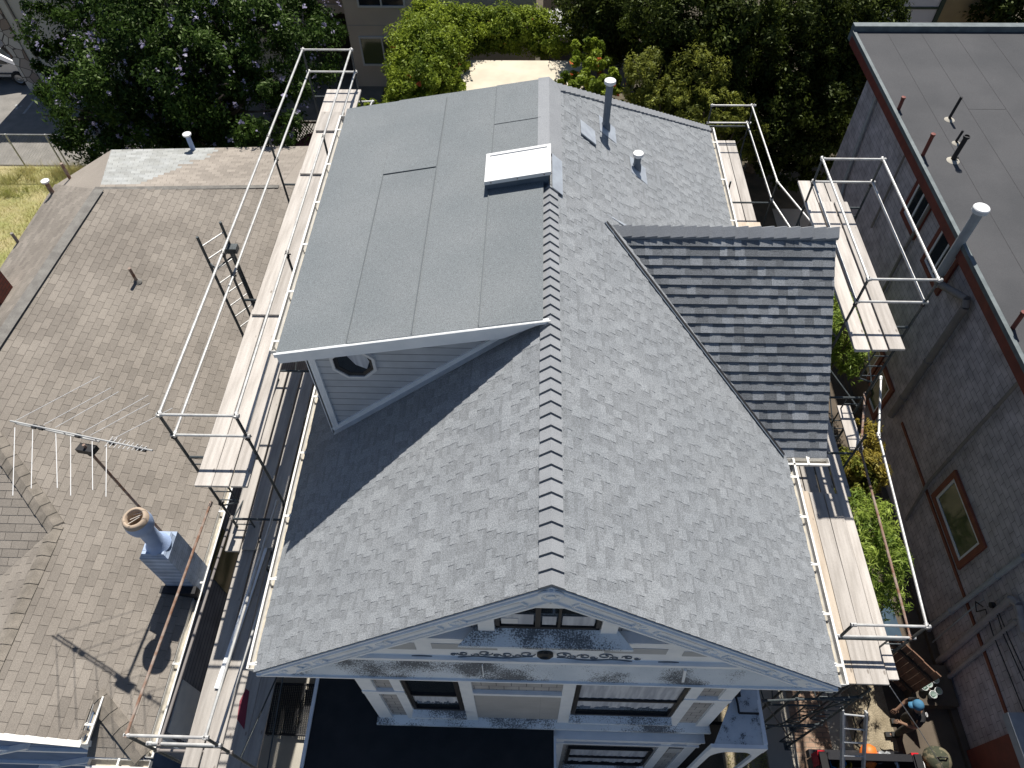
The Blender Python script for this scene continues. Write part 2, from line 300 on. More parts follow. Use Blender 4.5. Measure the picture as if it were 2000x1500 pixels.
def cap_row(mb, a, b, n1, n2, hw, expo, thick, seed, tints=(.2,.8)):
    """overlapping V-shaped cap pieces from a to b; n1, n2 = directions down the two slopes"""
    rng = random.Random(seed); a = Vector(a); b = Vector(b); L_ = (b-a).length; d = (b-a)/L_; n1 = Vector(n1).normalized(); n2 = Vector(n2).normalized()
    up = -(n1+n2); up = up.normalized() if up.length > .05 else Vector((0,0,1)); k = int(L_/expo)
    for i in range(k+1):
        s0 = a+d*min(i*expo, L_); s1 = a+d*min((i+1)*expo+.02, L_+.02); t0 = thick; t1 = thick*.25; tn = rng.uniform(*tints)
        w1 = hw*rng.uniform(.97, 1.03)
        A = [s0+up*t0, s0+n1*w1+up*t0, s0+n2*w1+up*t0]; B = [s1+up*t1, s1+n1*w1+up*t1, s1+n2*w1+up*t1]
        mb.face([A[0], A[1], B[1], B[0]], tn); mb.face([A[0], B[0], B[2], A[2]], tn)
        for p, q in ((A[0], A[1]), (A[0], A[2]), (A[1], B[1]), (A[2], B[2])):
            dn = -up*(t0+.004); mb.face([p, q, q+dn, p+dn], .0)

# ================================================================== ground and paving (the setting)
def sheet(name, mt, x0, x1, y0, y1, z, nx=1, ny=1):
    b = MB()
    for i in range(nx):
        for j in range(ny):
            xa, xb = lerp(x0, x1, i/nx), lerp(x0, x1, (i+1)/nx); ya, yb = lerp(y0, y1, j/ny), lerp(y0, y1, (j+1)/ny)
            b.face([(xa,ya,z),(xb,ya,z),(xb,yb,z),(xa,yb,z)])
    return struct(b.build(name, mt))
sheet('ground', M['ground'], -140, 140, -60, 240, 0)
sheet('asphalt_parking_lot', mat('sun_bleached_asphalt', (.25,.235,.215), (.19,.18,.165), .9, 2, 7, .3, 120, 0, .15), -40, -6.5, 23.2, 60, .004)
sheet('concrete_driveway', M['concrete'], 5.15, 7.0, -12, 6.2, .004)
sheet('brick_path', M['paver'], 5.78, 6.55, -12, 6.2, .008)
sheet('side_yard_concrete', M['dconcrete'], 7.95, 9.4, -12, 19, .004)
sheet('dirt_strip', M['dirt'], 7.0, 7.95, -12, 4.6, .004)
sheet('planted_strip', M['dirt'], 4.2, 5.15, -12, 6.2, .004)
sheet('side_path', M['dconcrete'], -6.4, -3.6, -12, 16, .004)
sheet('back_yard_slab', M['concrete'], 8.6, 10.0, 20.0, 21.0, .008)
sheet('lawn_ground', mat('straw_turf', (.38,.33,.17), (.27,.28,.1), .95, 1.2, 6, .6, 30, 0, .3, 60), -26, -13.9, 8, 23.1, .004)
b = MB()
for (a, c) in (((75,185),(46,222)), ((30,205),(42,208)), ((31,213),(38,206))):
    p, q = at_z(*a, .008), at_z(*c, .008); b.beam(p, q, .1, .002)
struct(b.build('parking_line', M['lineP']))

# ================================================================== the grey house with the new roof
sheet('bounce_sidewalk', M['concrete'], -60, 60, -12, -.8, .012)  # unseen pale paving, added to bounce sunlight onto the front gable
XR, ZR, XL, XE, EZ, Y0, YB, YE = .235, 10.35, -3.57, 4.06, 7.13, 2.68, 11.45, 15.12
SLL = (ZR-EZ)/(XR-XL); SLR = (ZR-EZ)/(XE-XR); SD = .199
def zL(x): return ZR-SLL*(XR-x)
def zR(x): return ZR-SLR*(x-XR)
def zD(x): return ZR-SD*(XR-x)+.03
H = root('grey_house', 'grey shingled gable-roofed house in the middle, wrapped in scaffolding, with a shed dormer', 'house', (0.235, 8, 0))
# roof shingles
b = MB()
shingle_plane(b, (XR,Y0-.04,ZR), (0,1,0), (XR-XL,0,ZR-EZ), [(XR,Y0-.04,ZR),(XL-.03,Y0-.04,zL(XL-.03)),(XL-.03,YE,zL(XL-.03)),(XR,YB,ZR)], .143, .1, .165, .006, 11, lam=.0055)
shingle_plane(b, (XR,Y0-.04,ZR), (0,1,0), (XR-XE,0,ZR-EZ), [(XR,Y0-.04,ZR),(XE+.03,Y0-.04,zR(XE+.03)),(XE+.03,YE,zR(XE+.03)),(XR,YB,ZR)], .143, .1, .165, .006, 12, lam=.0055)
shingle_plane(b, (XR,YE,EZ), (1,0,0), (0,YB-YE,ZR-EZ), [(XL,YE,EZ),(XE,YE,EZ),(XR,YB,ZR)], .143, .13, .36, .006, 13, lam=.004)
roof = b.build('roof', [M['shingle'], M['under']], H)
# roof deck under the shingles
b = MB()
for xe, ze in ((XL, EZ), (XE, EZ)):
    b.prism([(XR,Y0,ZR-.012),(xe,Y0,ze-.012),(xe,Y0,ze-.09),(XR,Y0,ZR-.1)], (0, YB-Y0, 0))
    b.prism([(XR,YB,ZR-.012),(xe,YB,ze-.012),(xe,YE-.02,ze-.012)], (0,0,-.08))
b.build('roof_deck', M['white'], H)
# ridge and hip caps
b = MB(); dL = (XL-XR,0,EZ-ZR); dR = (XE-XR,0,EZ-ZR)
cap_row(b, (XR,Y0-.05,ZR+.012), (XR,8.66,ZR+.012), dL, dR, .165, .166, .042, 3)
b.build('ridge_cap', M['cap'], H); b = MB()
hipd1 = Vector((0,-1,0)); hipd2 = Vector((-1,0,0))
def cproj(v, a, c): d = (Vector(c)-Vector(a)).normalized(); return v-d*v.dot(d)
ha, hb = (XE,YE,EZ+.015), (XR,YB,ZR+.015)
nRp = Vector((SLR,0,1)).normalized(); nBp = Vector((0,(ZR-EZ)/(YE-YB),1)).normalized(); hd = (Vector(hb)-Vector(ha)).normalized()
cR = nRp.cross(hd); cR = cR if cR.y < 0 else -cR; cB = nBp.cross(hd); cB = cB if cB.x < 0 else -cB
cap_row(b, ha, hb, cR, cB, .15, .15, .03, 4, (.1,.3))
b.build('hip_cap', M['cap'], H)
b = MB()
b.prism([(XR,9.44,ZR+.045),(XR+.2,9.44,ZR-.125),(XR+.2,9.44,ZR-.14),(XR,9.44,ZR+.03)], (0,2.12,0)); b.prism([(XR,9.44,ZR+.045),(XR-.18,9.44,ZR+.02),(XR-.18,9.44,ZR+.005),(XR,9.44,ZR+.03)], (0,2.12,0))
b.build('ridge_membrane', M['cap'], H)
b = MB(); b.prism([(XR+.04,8.62,ZR+.03),(XR+.2,8.62,ZR-.115),(XR+.2,9.43,ZR-.115),(XR+.04,9.43,ZR+.03)], (0,0,-.01)); b.build('skylight_flashing', M['zinc'], H)

# cross gable
GX, GY, GZ, VY = 4.72, 8.83, 9.45, 6.17
b = MB()
shingle_plane(b, (GX,VY,EZ), (1,0,0), (0,GY-VY,GZ-EZ), [(GX,VY-.03,EZ-.03),(GX,GY,GZ),(1.14,GY,GZ),(XE-.02,VY-.03,EZ-.03)], .15, .11, .22, .018, 21, lam=.006, tints=(-.6,1.1))
b.face([(GX,GY+2.66,EZ),(GX,GY,GZ),(1.14,GY,GZ),(XE,GY+2.66,EZ)], .3, 0)
b.build('cross_gable_roof', [M['xshingle'], M['under']], H)
b = MB(); b.prism([(XE,VY,EZ-.015),(1.25,GY,GZ-.015),(GX-.01,GY,GZ-.015),(GX-.01,VY,EZ-.015)], (0,0,-.1)); b.build('cross_gable_deck', M['white'], H)
b = MB(); cap_row(b, (GX+.03,GY,GZ+.02), (1.05,GY,GZ+.02), (0,VY-GY,EZ-GZ), (0,GY-VY,EZ-GZ), .17, .2, .05, 22, (.6,1.0)); b.build('cross_gable_cap', M['cap'], H)
b = MB(); b.prism([(GX-.25,VY+.3,EZ-.02),(GX-.25,GY,GZ-.15),(GX-.25,GY+2.3,EZ-.02)], (-.1,0,0)); b.box(3.6,GX-.25,VY+.3,GY+2.3,0,EZ-.02); b.build('cross_gable_wall', M['siding'], H)
# valley flashing, an open metal strip beside the valley, black to include its shadow
vd = Vector((XE,VY,EZ))-Vector((1.16,GY,9.57)); b = MB()
a0 = Vector((1.16,GY,9.575)); c0 = Vector((XE,VY,EZ+.01)); off = nRp.cross(vd.normalized()); off = off if off.x < 0 else -off
b.prism([a0, c0, c0+off*.1, a0+off*.1], (0,0,.012)); b.build('valley_flashing', M['black'], H)
b = MB(); b.prism([a0+off*.1, c0+off*.1, c0+off*.125, a0+off*.125], (0,0,.03)); b.build('valley_rib', M['pipe'], H)
b = MB(); b.prism([(1.1,GY+.17,9.62),(1.1,GY+.24,9.6),(3.95,GY+.24,7.5),(3.95,GY+.17,7.5)], (0,0,-.02)); b.build('back_valley_flashing', M['zinc'], H)

# gutters
def gutter(name, a, b_, out, brk, par=H):
    a = Vector(a); b_ = Vector(b_); o = Vector(out); d = b_-a; g = MB()
    pr_ = [(0,0),(0,-.1),(.09,-.1),(.125,-.02),(.125,0)]
    for th, rng_ in ((0, range(4)),):
        for i in rng_:
            p, q = pr_[i], pr_[i+1]; P = a+o*p[0]+V(0,0,p[1]); Q = a+o*q[0]+V(0,0,q[1]); n = V(0,0,-.004) if i == 1 else o*(.004 if i else -.004)
            g.prism([P, Q, Q+d, P+d], n, .5, 1 if i == 1 else 0)
    g.beam(a+o*.118+V(0,0,.004), b_+o*.118+V(0,0,.004), .03, .014)
    for e in (a, b_): g.prism([e+o*p+V(0,0,q) for p, q in pr_], d.normalized()*.006)
    gt = g.build(name, [M['gutter'], M['trough']], par)
    for t in brk:
        k = MB(); c = a+d*t; k.beam(c-o*.02+V(0,0,.012), c+o*.13+V(0,0,.012), .035, .008); k.beam(c-o*.0+V(0,0,.02)+d.normalized()*.02, c+o*.03+V(0,0,.02)+d.normalized()*.02, .015, .015); k.build('gutter_bracket', M['gutter'], gt)
gutter('gutter', (XL-.01,Y0,EZ-.02), (XL-.01,YE,EZ-.02), (-1,0,0), [.005,.1,.18,.27,.36,.45,.55])
gutter('gutter', (XE+.01,Y0,EZ-.02), (XE+.01,VY-.06,EZ-.02), (1,0,0), [.07,.27,.48,.7,.9])
gutter('gutter', (XE+.01,GY+2.4,EZ-.02), (XE+.01,YE,EZ-.02), (1,0,0), [.15,.5,.85])
gutter('gutter', (XE+.02,VY-.05,EZ-.02), (GX+.02,VY-.05,EZ-.02), (0,-1,0), [.5])
gutter('gutter', (-3.37,6.1,zD(-3.37)-.06), (-3.37,11.6,zD(-3.37)-.06), (-1,0,0), [.03,.2,.38,.56,.74,.92])

# shed dormer with roll roofing
sx = [-3.38,-2.4,-1.53,-.66,XR-.12]; b = MB()
for i in range(4):
    x0, x1 = sx[i], sx[i+1]+.03; z_ = .006*(i % 2)+.004*i
    b.prism([(x0,6.03,zD(x0)+z_),(x1,6.03,zD(x1)+z_),(x1,11.74-.06*(x1+3.38),zD(x1)+z_),(x0,11.74-.06*(x0+3.38),zD(x0)+z_)], (0,0,-.03), .5+.12*(-1)**i)
for (x0, x1, yy) in ((-2.4,-1.53,9.56),(-.66,.1,10.42)):
    b.prism([(x0,yy,zD(x0)+.022),(x1,yy-.02,zD(x1)+.022),(x1,11.45,zD(x1)+.022),(x0,11.5,zD(x0)+.022)], (0,0,-.008), .6)
b.build('dormer_roof', M['roll'], H)
b = MB()
for i, x in enumerate(sx[1:4]): b.beam((x-.004,6.05,zD(x)+.018+.004*i), (x+.006,11.5,zD(x)+.018+.004*i), .012, .008)
for (x0, x1, yy) in ((-2.4,-1.53,9.556),(-.66,.1,10.416)): b.beam((x0,yy,zD(x0)+.02), (x1,yy-.02,zD(x1)+.02), .01, .012)
b.build('roofing_seam', mat('seam_bitumen', (.125,.14,.15), None, .9), H)
b = MB(); b.prism([(-3.36,6.06,zD(-3.36)-.03),(XR-.1,6.06,zD(XR-.1)-.03),(XR-.1,6.06,zD(XR-.1)-.12),(-3.36,6.06,zD(-3.36)-.12)], (0,5.5,0)); b.build('dormer_roof_deck', M['white'], H)
b = MB()
b.prism([(-3.38,6.0,zD(-3.38)-.005),(XR-.02,6.0,zD(XR)+.0),(-.35,6.0,zD(-.35)-.22),(-3.38,6.0,zD(-3.38)-.2)], (0,.05,0))
b.prism([(-3.4,5.975,zD(-3.4)+.015),(XR-.02,5.975,zD(XR)+.02),(XR-.05,5.975,zD(XR)-.03),(-3.4,5.975,zD(-3.4)-.05)], (0,.03,0))
b.build('dormer_fascia', M['white'], H)
b = MB(); b.prism([(-3.4,5.97,zD(-3.4)+.03),(XR,5.97,zD(XR)+.034),(XR,5.985,zD(XR)+.036),(-3.4,5.985,zD(-3.4)+.03)], (0,0,.006)); b.build('dormer_drip_edge', M['gutter'], H)
wx = -3.06
M['dsiding'] = brickmat('lap_board_siding', (.52,.54,.57), (.49,.51,.54), (.2,.22,.25), 9, .15, .006, ('X','Z'), .7, .08, .8)
b = MB(); b.prism([(wx,6.2,zL(wx)-.1),(XR-.3,6.2,zL(XR-.3)-.1),(XR-.3,6.2,zD(XR-.3)-.1),(wx,6.2,zD(wx)-.1)], (0,.1,0)); b.box(wx,wx+.1,6.3,11.5,zL(wx)-.1,zD(wx)-.1)
b.build('dormer_wall', M['dsiding'], H)
b = MB(); b.box(wx-.02,wx+.1,6.165,6.2,zL(wx)-.02,zD(wx)-.11); b.box(wx-.035,wx,6.165,6.28,zL(wx)-.02,zD(wx)-.11)
p, q = V(wx,6.18,zL(wx)+.05), V(-.35,6.18,zL(-.35)+.05); b.beam(p, q, .035, .1, (0,0,1)); b.build('dormer_trim', M['white'], H)
b = MB(); p, q = V(wx+.02,6.13,zL(wx)+.03), V(XR-.2,6.13,zL(XR-.2)+.03); b.beam(p, q, .1, .012, (-.64,0,.76)); b.build('step_flashing', M['zinc'], H)
def octo(r, cx, cz, y, ph=math.pi/8): return [V(cx+r*math.cos(ph+i*math.pi/4), y, cz+r*math.sin(ph+i*math.pi/4)) for i in range(8)]
def ring(b, A, B, d):
    d = Vector(d); n = len(A)
    for i in range(n):
        j = (i+1) % n; b.face([A[i],A[j],B[j],B[i]]); b.face([A[i],A[j],A[j]+d,A[i]+d]); b.face([B[i],B[j],B[j]+d,B[i]+d])
ocx, ocz = -2.44, 9.27; b = MB(); ring(b, octo(.335,ocx,ocz,6.15), octo(.29,ocx,ocz,6.15), (0,.06,0)); ow = b.build('octagonal_window', M['vinyl'], H)
b = MB(); ring(b, octo(.29,ocx,ocz,6.17), octo(.24,ocx,ocz,6.19), (0,.03,0)); b.build('sash', M['frame_dk'], ow)
b = MB(); b.face(octo(.25,ocx,ocz,6.195)); b.build('pane', M['glass'], ow)
b = MB(); b.face([V(ocx-.1,6.192,ocz+.2),V(ocx+.02,6.192,ocz-.05),V(ocx+.16,6.192,ocz-.14),V(ocx+.22,6.192,ocz+.02),V(ocx+.2,6.192,ocz+.12),V(ocx+.1,6.192,ocz+.22)]); b.build('curtain', M['curtain'], ow)

# skylight
x0, x1, y0, y1 = -.72, .25, 8.72, 9.4; b = MB()
def skz(x, h): return zD(x)+h
b.prism([(x0+.03,y0+.03,skz(x0,0)-.05),(x1-.03,y0+.03,skz(x1,0)-.1),(x1-.03,y0+.03,skz(x1,.14)),(x0+.03,y0+.03,skz(x0,.14))], (0,y1-y0-.06,0)); sk = b.build('skylight', M['pipe'], H)
b = MB()
for (xa, xb, ya, yb) in ((x0,x1,y0,y0+.055),(x0,x1,y1-.055,y1),(x0,x0+.055,y0+.055,y1-.055),(x1-.055,x1,y0+.055,y1-.055)):
    b.prism([(xa,ya,skz(xa,.19)),(xb,ya,skz(xb,.19)),(xb,yb,skz(xb,.19)),(xa,yb,skz(xa,.19))], (0,0,-.06))
b.build('skylight_frame', M['vinyl'], sk)
M['dome'] = mat('white_acrylic', (.82,.82,.8), None, .25, spec=.6); M['dome']
b = MB(); b.prism([(x0+.055,y0+.055,skz(x0+.055,.175)),(x1-.055,y0+.055,skz(x1-.055,.175)),(x1-.055,y1-.055,skz(x1-.055,.175)),(x0+.055,y1-.055,skz(x0+.055,.175))], (0,0,-.02)); b.build('skylight_pane', M['dome'], sk)
b = MB()
for t in (.1,.5,.9): b.lathe((lerp(x0,x1,t), y0-.002, skz(lerp(x0,x1,t),.158)), [(0,.004),(.009,.003),(.011,0)], 8, (0,-1,0))
b.build('screw', M['rust'], sk)

# roof vents
def roof_pipe(x, y, top, r, cr, capped=True, name='vent_pipe', plate=True):
    z = zR(x); b = MB(); b.lathe((x,y,z-.1), [(r*1.5,.05),(r*1.35,.16),(r,.2),(r,top-z+.1)], 18); v = b.build(name, M['pipe'], H, True)
    if capped:
        b = MB(); b.lathe((x,y,top-.05), [(cr*.8,0),(cr,.01),(cr,.05),(cr*.93,.062),(0,.07)], 22); b.lathe((x,y,top-.07), [(r,0),(cr*.8,.02)], 18); b.build('vent_cap', M['vinyl'], v)
    if plate:
        b = MB(); b.prism([(x-.12,y-.28,zR(x-.12)+.012),(x+.2,y-.28,zR(x+.2)+.012),(x+.2,y+.2,zR(x+.2)+.012),(x-.12,y+.2,zR(x-.12)+.012)], (0,0,.006)); b.build('pipe_flashing', M['zinc'], v)
roof_pipe(1.27,11.5,10.36,.062,.1)
roof_pipe(1.84,10.98,9.3,.062,.095)
b = MB(); vx0, vx1, vy0, vy1 = .78, 1.05, 10.62, 11.08
b.add([(vx0,vy0,zR(vx0)+.06),(vx1,vy0,zR(vx1)+.06),(vx1,vy1,zR(vx1)+.015),(vx0,vy1,zR(vx0)+.015),(vx0,vy0,zR(vx0)+.03),(vx1,vy0,zR(vx1)+.03),(vx1,vy1,zR(vx1)),(vx0,vy1,zR(vx0))],
      [(0,1,2,3),(4,5,1,0),(5,6,2,1),(7,4,0,3),(6,7,3,2),(7,6,5,4)]); b.build('roof_louver_vent', M['zinc'], H)

# ---- front gable
yb_ = 2.63
def rake_board(sgn, xe, zf):
    b = MB(); xin = XR; pts = [(xin,yb_,ZR-.03),(xe,yb_,zf(xe)-.03),(xe,yb_,zf(xe)-.1),(xe-sgn*.38,yb_,zf(xe)-.1+.0),(xin,yb_,ZR-.39)]
    b.prism(pts, (0,.06,0))
    d = Vector((xe-xin,0,zf(xe)-ZR)); L_ = d.length; d.normalize(); n = Vector((-d.z,0,d.x)) if sgn > 0 else Vector((d.z,0,-d.x)); n = n if n.z < 0 else -n
    P = lambda s, t, y=yb_-.012: V(xin,0,ZR-.03)+d*s+n*t+V(0,y,0)
    b.beam(P(.0,.055), P(L_-.05,.055), .02, .035, (0,0,1)); b.beam(P(.22,.262), P(L_-.55,.262), .024, .03, (0,0,1))
    st = [.42,1.62,2.82,4.02]; 
    for i, s_ in enumerate(st):
        e = min(st[i+1]-.3 if i < 3 else L_-.75, L_-.75)
        if s_+.2 < e:
            for t in (.075,.205): b.beam(P(s_+.05,t), P(e,t), .02, .018, (0,0,1))
            for s2 in (s_+.05, e): b.beam(P(s2,.075), P(s2-.0,.205), .02, .018, (1,0,0))
    rb = b.build('rake_board', M['white'], H)
    for s_ in (1.45,2.65,3.85,4.6):
        if s_ < L_-.25:
            b = MB(); b.lathe(P(s_,.14,yb_), [(.075,.0),(.075,.015),(.06,.02),(.055,.008),(.03,.008),(.025,.018),(0,.02)], 20, (0,-1,0)); b.build('rosette', M['white'], rb)
rake_board(-1, XL, zL); rake_board(1, XE, zR)
b = MB(); b.lathe((XR,yb_-.01,ZR-.2), [(.13,0),(.13,.02),(.1,.03),(.09,.012),(.05,.012),(.045,.03),(0,.03)], 28, (0,-1,0)); b.prism([(XR-.12,yb_+.005,ZR-.44),(XR+.12,yb_+.005,ZR-.44),(XR,yb_+.005,ZR-.36)], (0,.05,0)); b.build('peak_medallion', M['white'], H)
WY = 2.85
b = MB(); b.prism([(XL+.55,WY,zL(XL+.55)-.1),(XR,WY,ZR-.1),(XE-.55,WY,zR(XE-.55)-.1),(XE-.55,WY,7.0),(XL+.55,WY,7.0)], (0,.12,0)); b.build('gable_wall', M['wshingle'], H)
b = MB(); FY = 2.74; fl = (8.47-ZR)/SLL+XR; fr = XR-(8.47-ZR)/SLR
b.prism([(XL+.75,FY,7.45),(XE-.75,FY,7.45),(fr+.0,FY,8.42),(fl-.0,FY,8.42)], (0,.11,0)); b.box(fl+.1,fr-.1,FY-.03,WY,8.42,8.47); b.box(XL+.95,XE-.95,FY-.05,WY,7.62,7.7)
b.build('frieze_board', M['white'], H)
for (xa, xb, za, zb) in ((-1.95,-1.35,7.95,8.2),(-1.15,-.35,8.0,8.2),(.95,1.7,8.0,8.2),(1.9,2.5,7.95,8.12)):
    b = MB(); b.box(xa,xb,FY-.006,FY-.001,za,zb); b.build('frieze_panel', M['siding'], H)
def scroll(b, cx, cz, y, r, turns, dr, s0=0, sg=1, th=.007):
    P = []
    for i in range(int(turns*16)+1):
        a = s0+sg*i*math.pi/8; rr = r*(1-dr*i/(turns*16)); P.append(V(cx+rr*math.cos(a), y, cz+rr*math.sin(a)))
    b.path(P, th, 5)
b = MB()
for sg in (-1, 1):
    b = MB()
    for k, (dx, r) in enumerate(((.22,.1),(.48,.085),(.74,.095),(1.02,.07))):
        scroll(b, XR+sg*dx, 7.86+.02*(-1)**k, FY-.008, r, 1.3, .75, math.pi*(k % 2), sg*(-1)**k)
        scroll(b, XR+sg*(dx+.12), 7.8, FY-.008, r*.6, 1.0, .6, math.pi*((k+1) % 2), -sg)
    b.path([V(XR+sg*t, FY-.008, 7.76+.03*math.sin(t*9)-.05*t) for t in np.linspace(.15, 1.9, 24)], .008, 4)
    b.build('carved_scroll', M['pipe'], H)  # grey-blue colour stands in for shadow lines of the white carving
b = MB(); b.lathe((XR,FY-.002,7.93), [(.1,0),(.1,.04),(.07,.06),(.05,.03),(0,.03)], 16, (0,-1,0)); b.build('frieze_boss', M['frame_dk'], H)
# attic window with side boards and mildewed ledge
b = MB(); b.box(-.36,.84,WY-.005,WY+.02,8.6,9.6); aw = b.build('attic_window', M['glass'], H)
b = MB()
for xa, xb, za, zb in ((-.36,-.31,8.6,9.6),(.8,.85,8.6,9.6),(-.36,.85,8.58,8.64),(.1,.16,8.64,9.6),(.36,.39,8.64,9.6)): b.box(xa,xb,WY-.035,WY-.006,za,zb)
b.build('window_frame', M['frame_dk'], aw)
b = MB(); b.box(-.29,.08,WY-.012,WY-.008,8.66,8.98); b.box(.41,.78,WY-.012,WY-.008,8.66,8.95); b.box(.18,.34,WY-.012,WY-.008,8.66,8.93); b.build('curtain', M['curtain'], aw)
b = MB(); b.box(-.29,-.1,WY-.02,WY-.013,8.7,8.86); b.build('window_fan', M['vinyl'], aw)
b = MB(); b.box(-.56,-.37,WY-.06,WY,8.47,9.35); b.box(.86,1.05,WY-.06,WY,8.47,9.3); b.box(-.4,.9,WY-.05,WY,9.3,9.62); b.build('window_side_board', M['white'], H)
b = MB(); b.prism([(-.8,FY-.1,8.44),(1.25,FY-.1,8.44),(1.05,WY-.01,8.58),(-.58,WY-.01,8.58)], (0,0,-.06)); b.build('window_ledge', M['mildew'], H)
# pent roof
b = MB(); b.prism([(XL+.02,yb_+.0,EZ-.05),(XE-.02,yb_+.0,EZ-.05),(XE-.7,FY-.02,7.62),(XL+.7,FY-.02,7.62)], (0,.03,-.02)); b.build('pent_roof', M['mildew'], H)
b = MB(); b.box(XL,XE,yb_-.025,yb_+.02,EZ-.085,EZ-.045); b.box(XL+.02,XE-.02,yb_+.02,3.7,EZ-.12,EZ-.09); b.build('eave_fascia', M['white'], H)
b = MB(); b.beam((2.05,yb_+.02,EZ-.02), (2.0,FY-.07,7.6), .035, .02, (0,-1,.3)); b.build('pent_seam', M['white'], H); b = MB(); b.beam((-.55,yb_+.02,EZ-.02), (-.55,FY-.07,7.6), .012, .02, (0,-1,.3)); b.build('pent_seam', M['white'], H)
# lower front wall, bay
b = MB(); b.box(-2.42,3.02,WY,WY+.1,3.3,EZ-.12); b.prism([(-2.42,WY,3.3),(-3.1,3.6,3.3),(-3.0,3.66,3.3),(-2.38,WY+.1,3.3)], (0,0,EZ-.12-3.3)); b.prism([(3.02,WY,3.3),(3.62,3.6,3.3),(3.55,3.66,3.3),(2.98,WY+.1,3.3)], (0,0,EZ-.12-3.3))
b.build('front_wall', M['wshingle'], H)
b = MB(); b.box(-3.1,3.6,3.6,14.8,0,EZ-.12); b.build('body_wall', M['siding'], H)
b = MB()
for xa, xb in ((-2.44,-2.22),(-1.95,-1.8),(-.96,-.78),(.54,.72),(2.34,2.52),(2.84,3.04)): b.box(xa,xb,WY-.045,WY,3.9,EZ-.12)
b.box(-2.44,-1.8,WY-.06,WY,5.55,5.68); b.box(-.78,.54,WY-.06,WY,5.62,5.72); b.box(2.34,3.04,WY-.06,WY,5.55,5.68); b.box(-2.46,3.06,WY-.03,WY,3.45,3.62)
b.build('front_trim', M['white'], H)
M['clap'] = brickmat('narrow_clapboard', (.48,.47,.46), (.46,.45,.44), (.28,.28,.28), 9, .05, .004, ('X','Z'), .7, .06, .8)
b = MB(); b.box(-.78,.54,WY-.02,WY,4.05,5.62); b.build('clapboard_panel', M['clap'], H)
b = MB(); b.box(-2.5,3.1,WY-.13,WY,3.8,3.85); b.prism([(-2.5,WY-.13,3.88),(3.1,WY-.13,3.88),(3.04,WY-.001,4.0),(-2.44,WY-.001,4.0)], (0,0,-.03)); b.build('sill_band', M['mildew'], H)
def front_window(x0, x1, z0, z1, y, panes, cz):
    b = MB(); b.box(x0,x1,y-.002,y+.004,z0,z1); w_ = b.build('window', M['glass'], H)
    b = MB(); f = .055
    b.box(x0,x0+f,y-.04,y-.003,z0,z1); b.box(x1-f,x1,y-.04,y-.003,z0,z1); b.box(x0+f,x1-f,y-.04,y-.003,z0,z0+f*1.3); b.box(x0+f,x1-f,y-.04,y-.003,z1-f,z1); b.box(x0+f,x1-f,y-.045,y-.003,(z0+z1)/2-.03,(z0+z1)/2+.03)
    for t in panes: b.box(lerp(x0,x1,t)-.02,lerp(x0,x1,t)+.02,y-.035,y-.003,z0+f*1.3,(z0+z1)/2-.03)
    b.build('window_frame', M['frame_dk'], w_)
    b = MB(); n = 26
    for i in range(n):
        xa, xb = lerp(x0+f,x1-f,i/n), lerp(x0+f,x1-f,(i+1)/n); za = cz[0]+.05*math.sin(i*1.1)+.03*math.sin(i*2.7); b.face([(xa,y-.006-.006*(i%2),za),(xb,y-.012+.006*(i%2),za+.02),(xb,y-.012+.006*(i%2),cz[1]),(xa,y-.006-.006*(i%2),cz[1])])
    b.build('curtain', M['curtain'], w_)
    b = MB(); b.prism([(x0-.04,y-.14,z0-.1),(x1+.04,y-.14,z0-.1),(x1+.02,y-.005,z0-.02),(x0-.02,y-.005,z0-.02)], (0,0,-.05)); b.build('window_sill', M['mildew'], w_)
front_window(-1.78,-.98,4.62,6.4,WY-.012,(),(5.0,5.45)); front_window(.74,2.32,4.55,6.4,WY-.012,(),(4.98,6.2))
# lower right storey
b = MB(); b.box(.55,3.05,WY-.08,WY+.3,0,3.3); b.build('lower_bay_wall', M['wshingle'], H)
b = MB(); b.box(.5,3.1,WY-.18,WY,3.3,3.36); b.box(.5,3.1,WY-.13,WY-.08,2.95,3.3); b.box(.5,3.1,WY-.15,WY-.08,2.78,2.86)
for xa, xb in ((.5,.7),(2.42,2.6),(2.88,3.08)): b.box(xa,xb,WY-.13,WY-.08,.2,2.95)
b.build('lower_bay_trim', M['white'], H)
b = MB(); b.box(.72,2.4,WY-.09,WY-.085,2.5,2.78)
for (xa,xb,za,zb) in ((.75,2.3,3.08,3.2),(2.62,2.86,3.05,3.2),(2.62,2.86,2.2,2.6)): b.box(xa,xb,WY-.137,WY-.131,za,zb)
b.build('lower_bay_panel', M['siding'], H)
b = MB()
for sg in (-1,1):
    b = MB()
    for k, (dx, r) in enumerate(((.2,.08),(.42,.06),(.62,.04))): scroll(b, 1.56+sg*dx, 2.62, WY-.1, r, 1.2, .7, math.pi*(k%2), sg*(-1)**k, .009)
    b.build('carved_scroll', M['pipe'], H)  # same grey-blue, painted for the carving's shadow lines
front_window(.8,2.36,.8,2.35,WY-.1,(),(1.0,2.2))
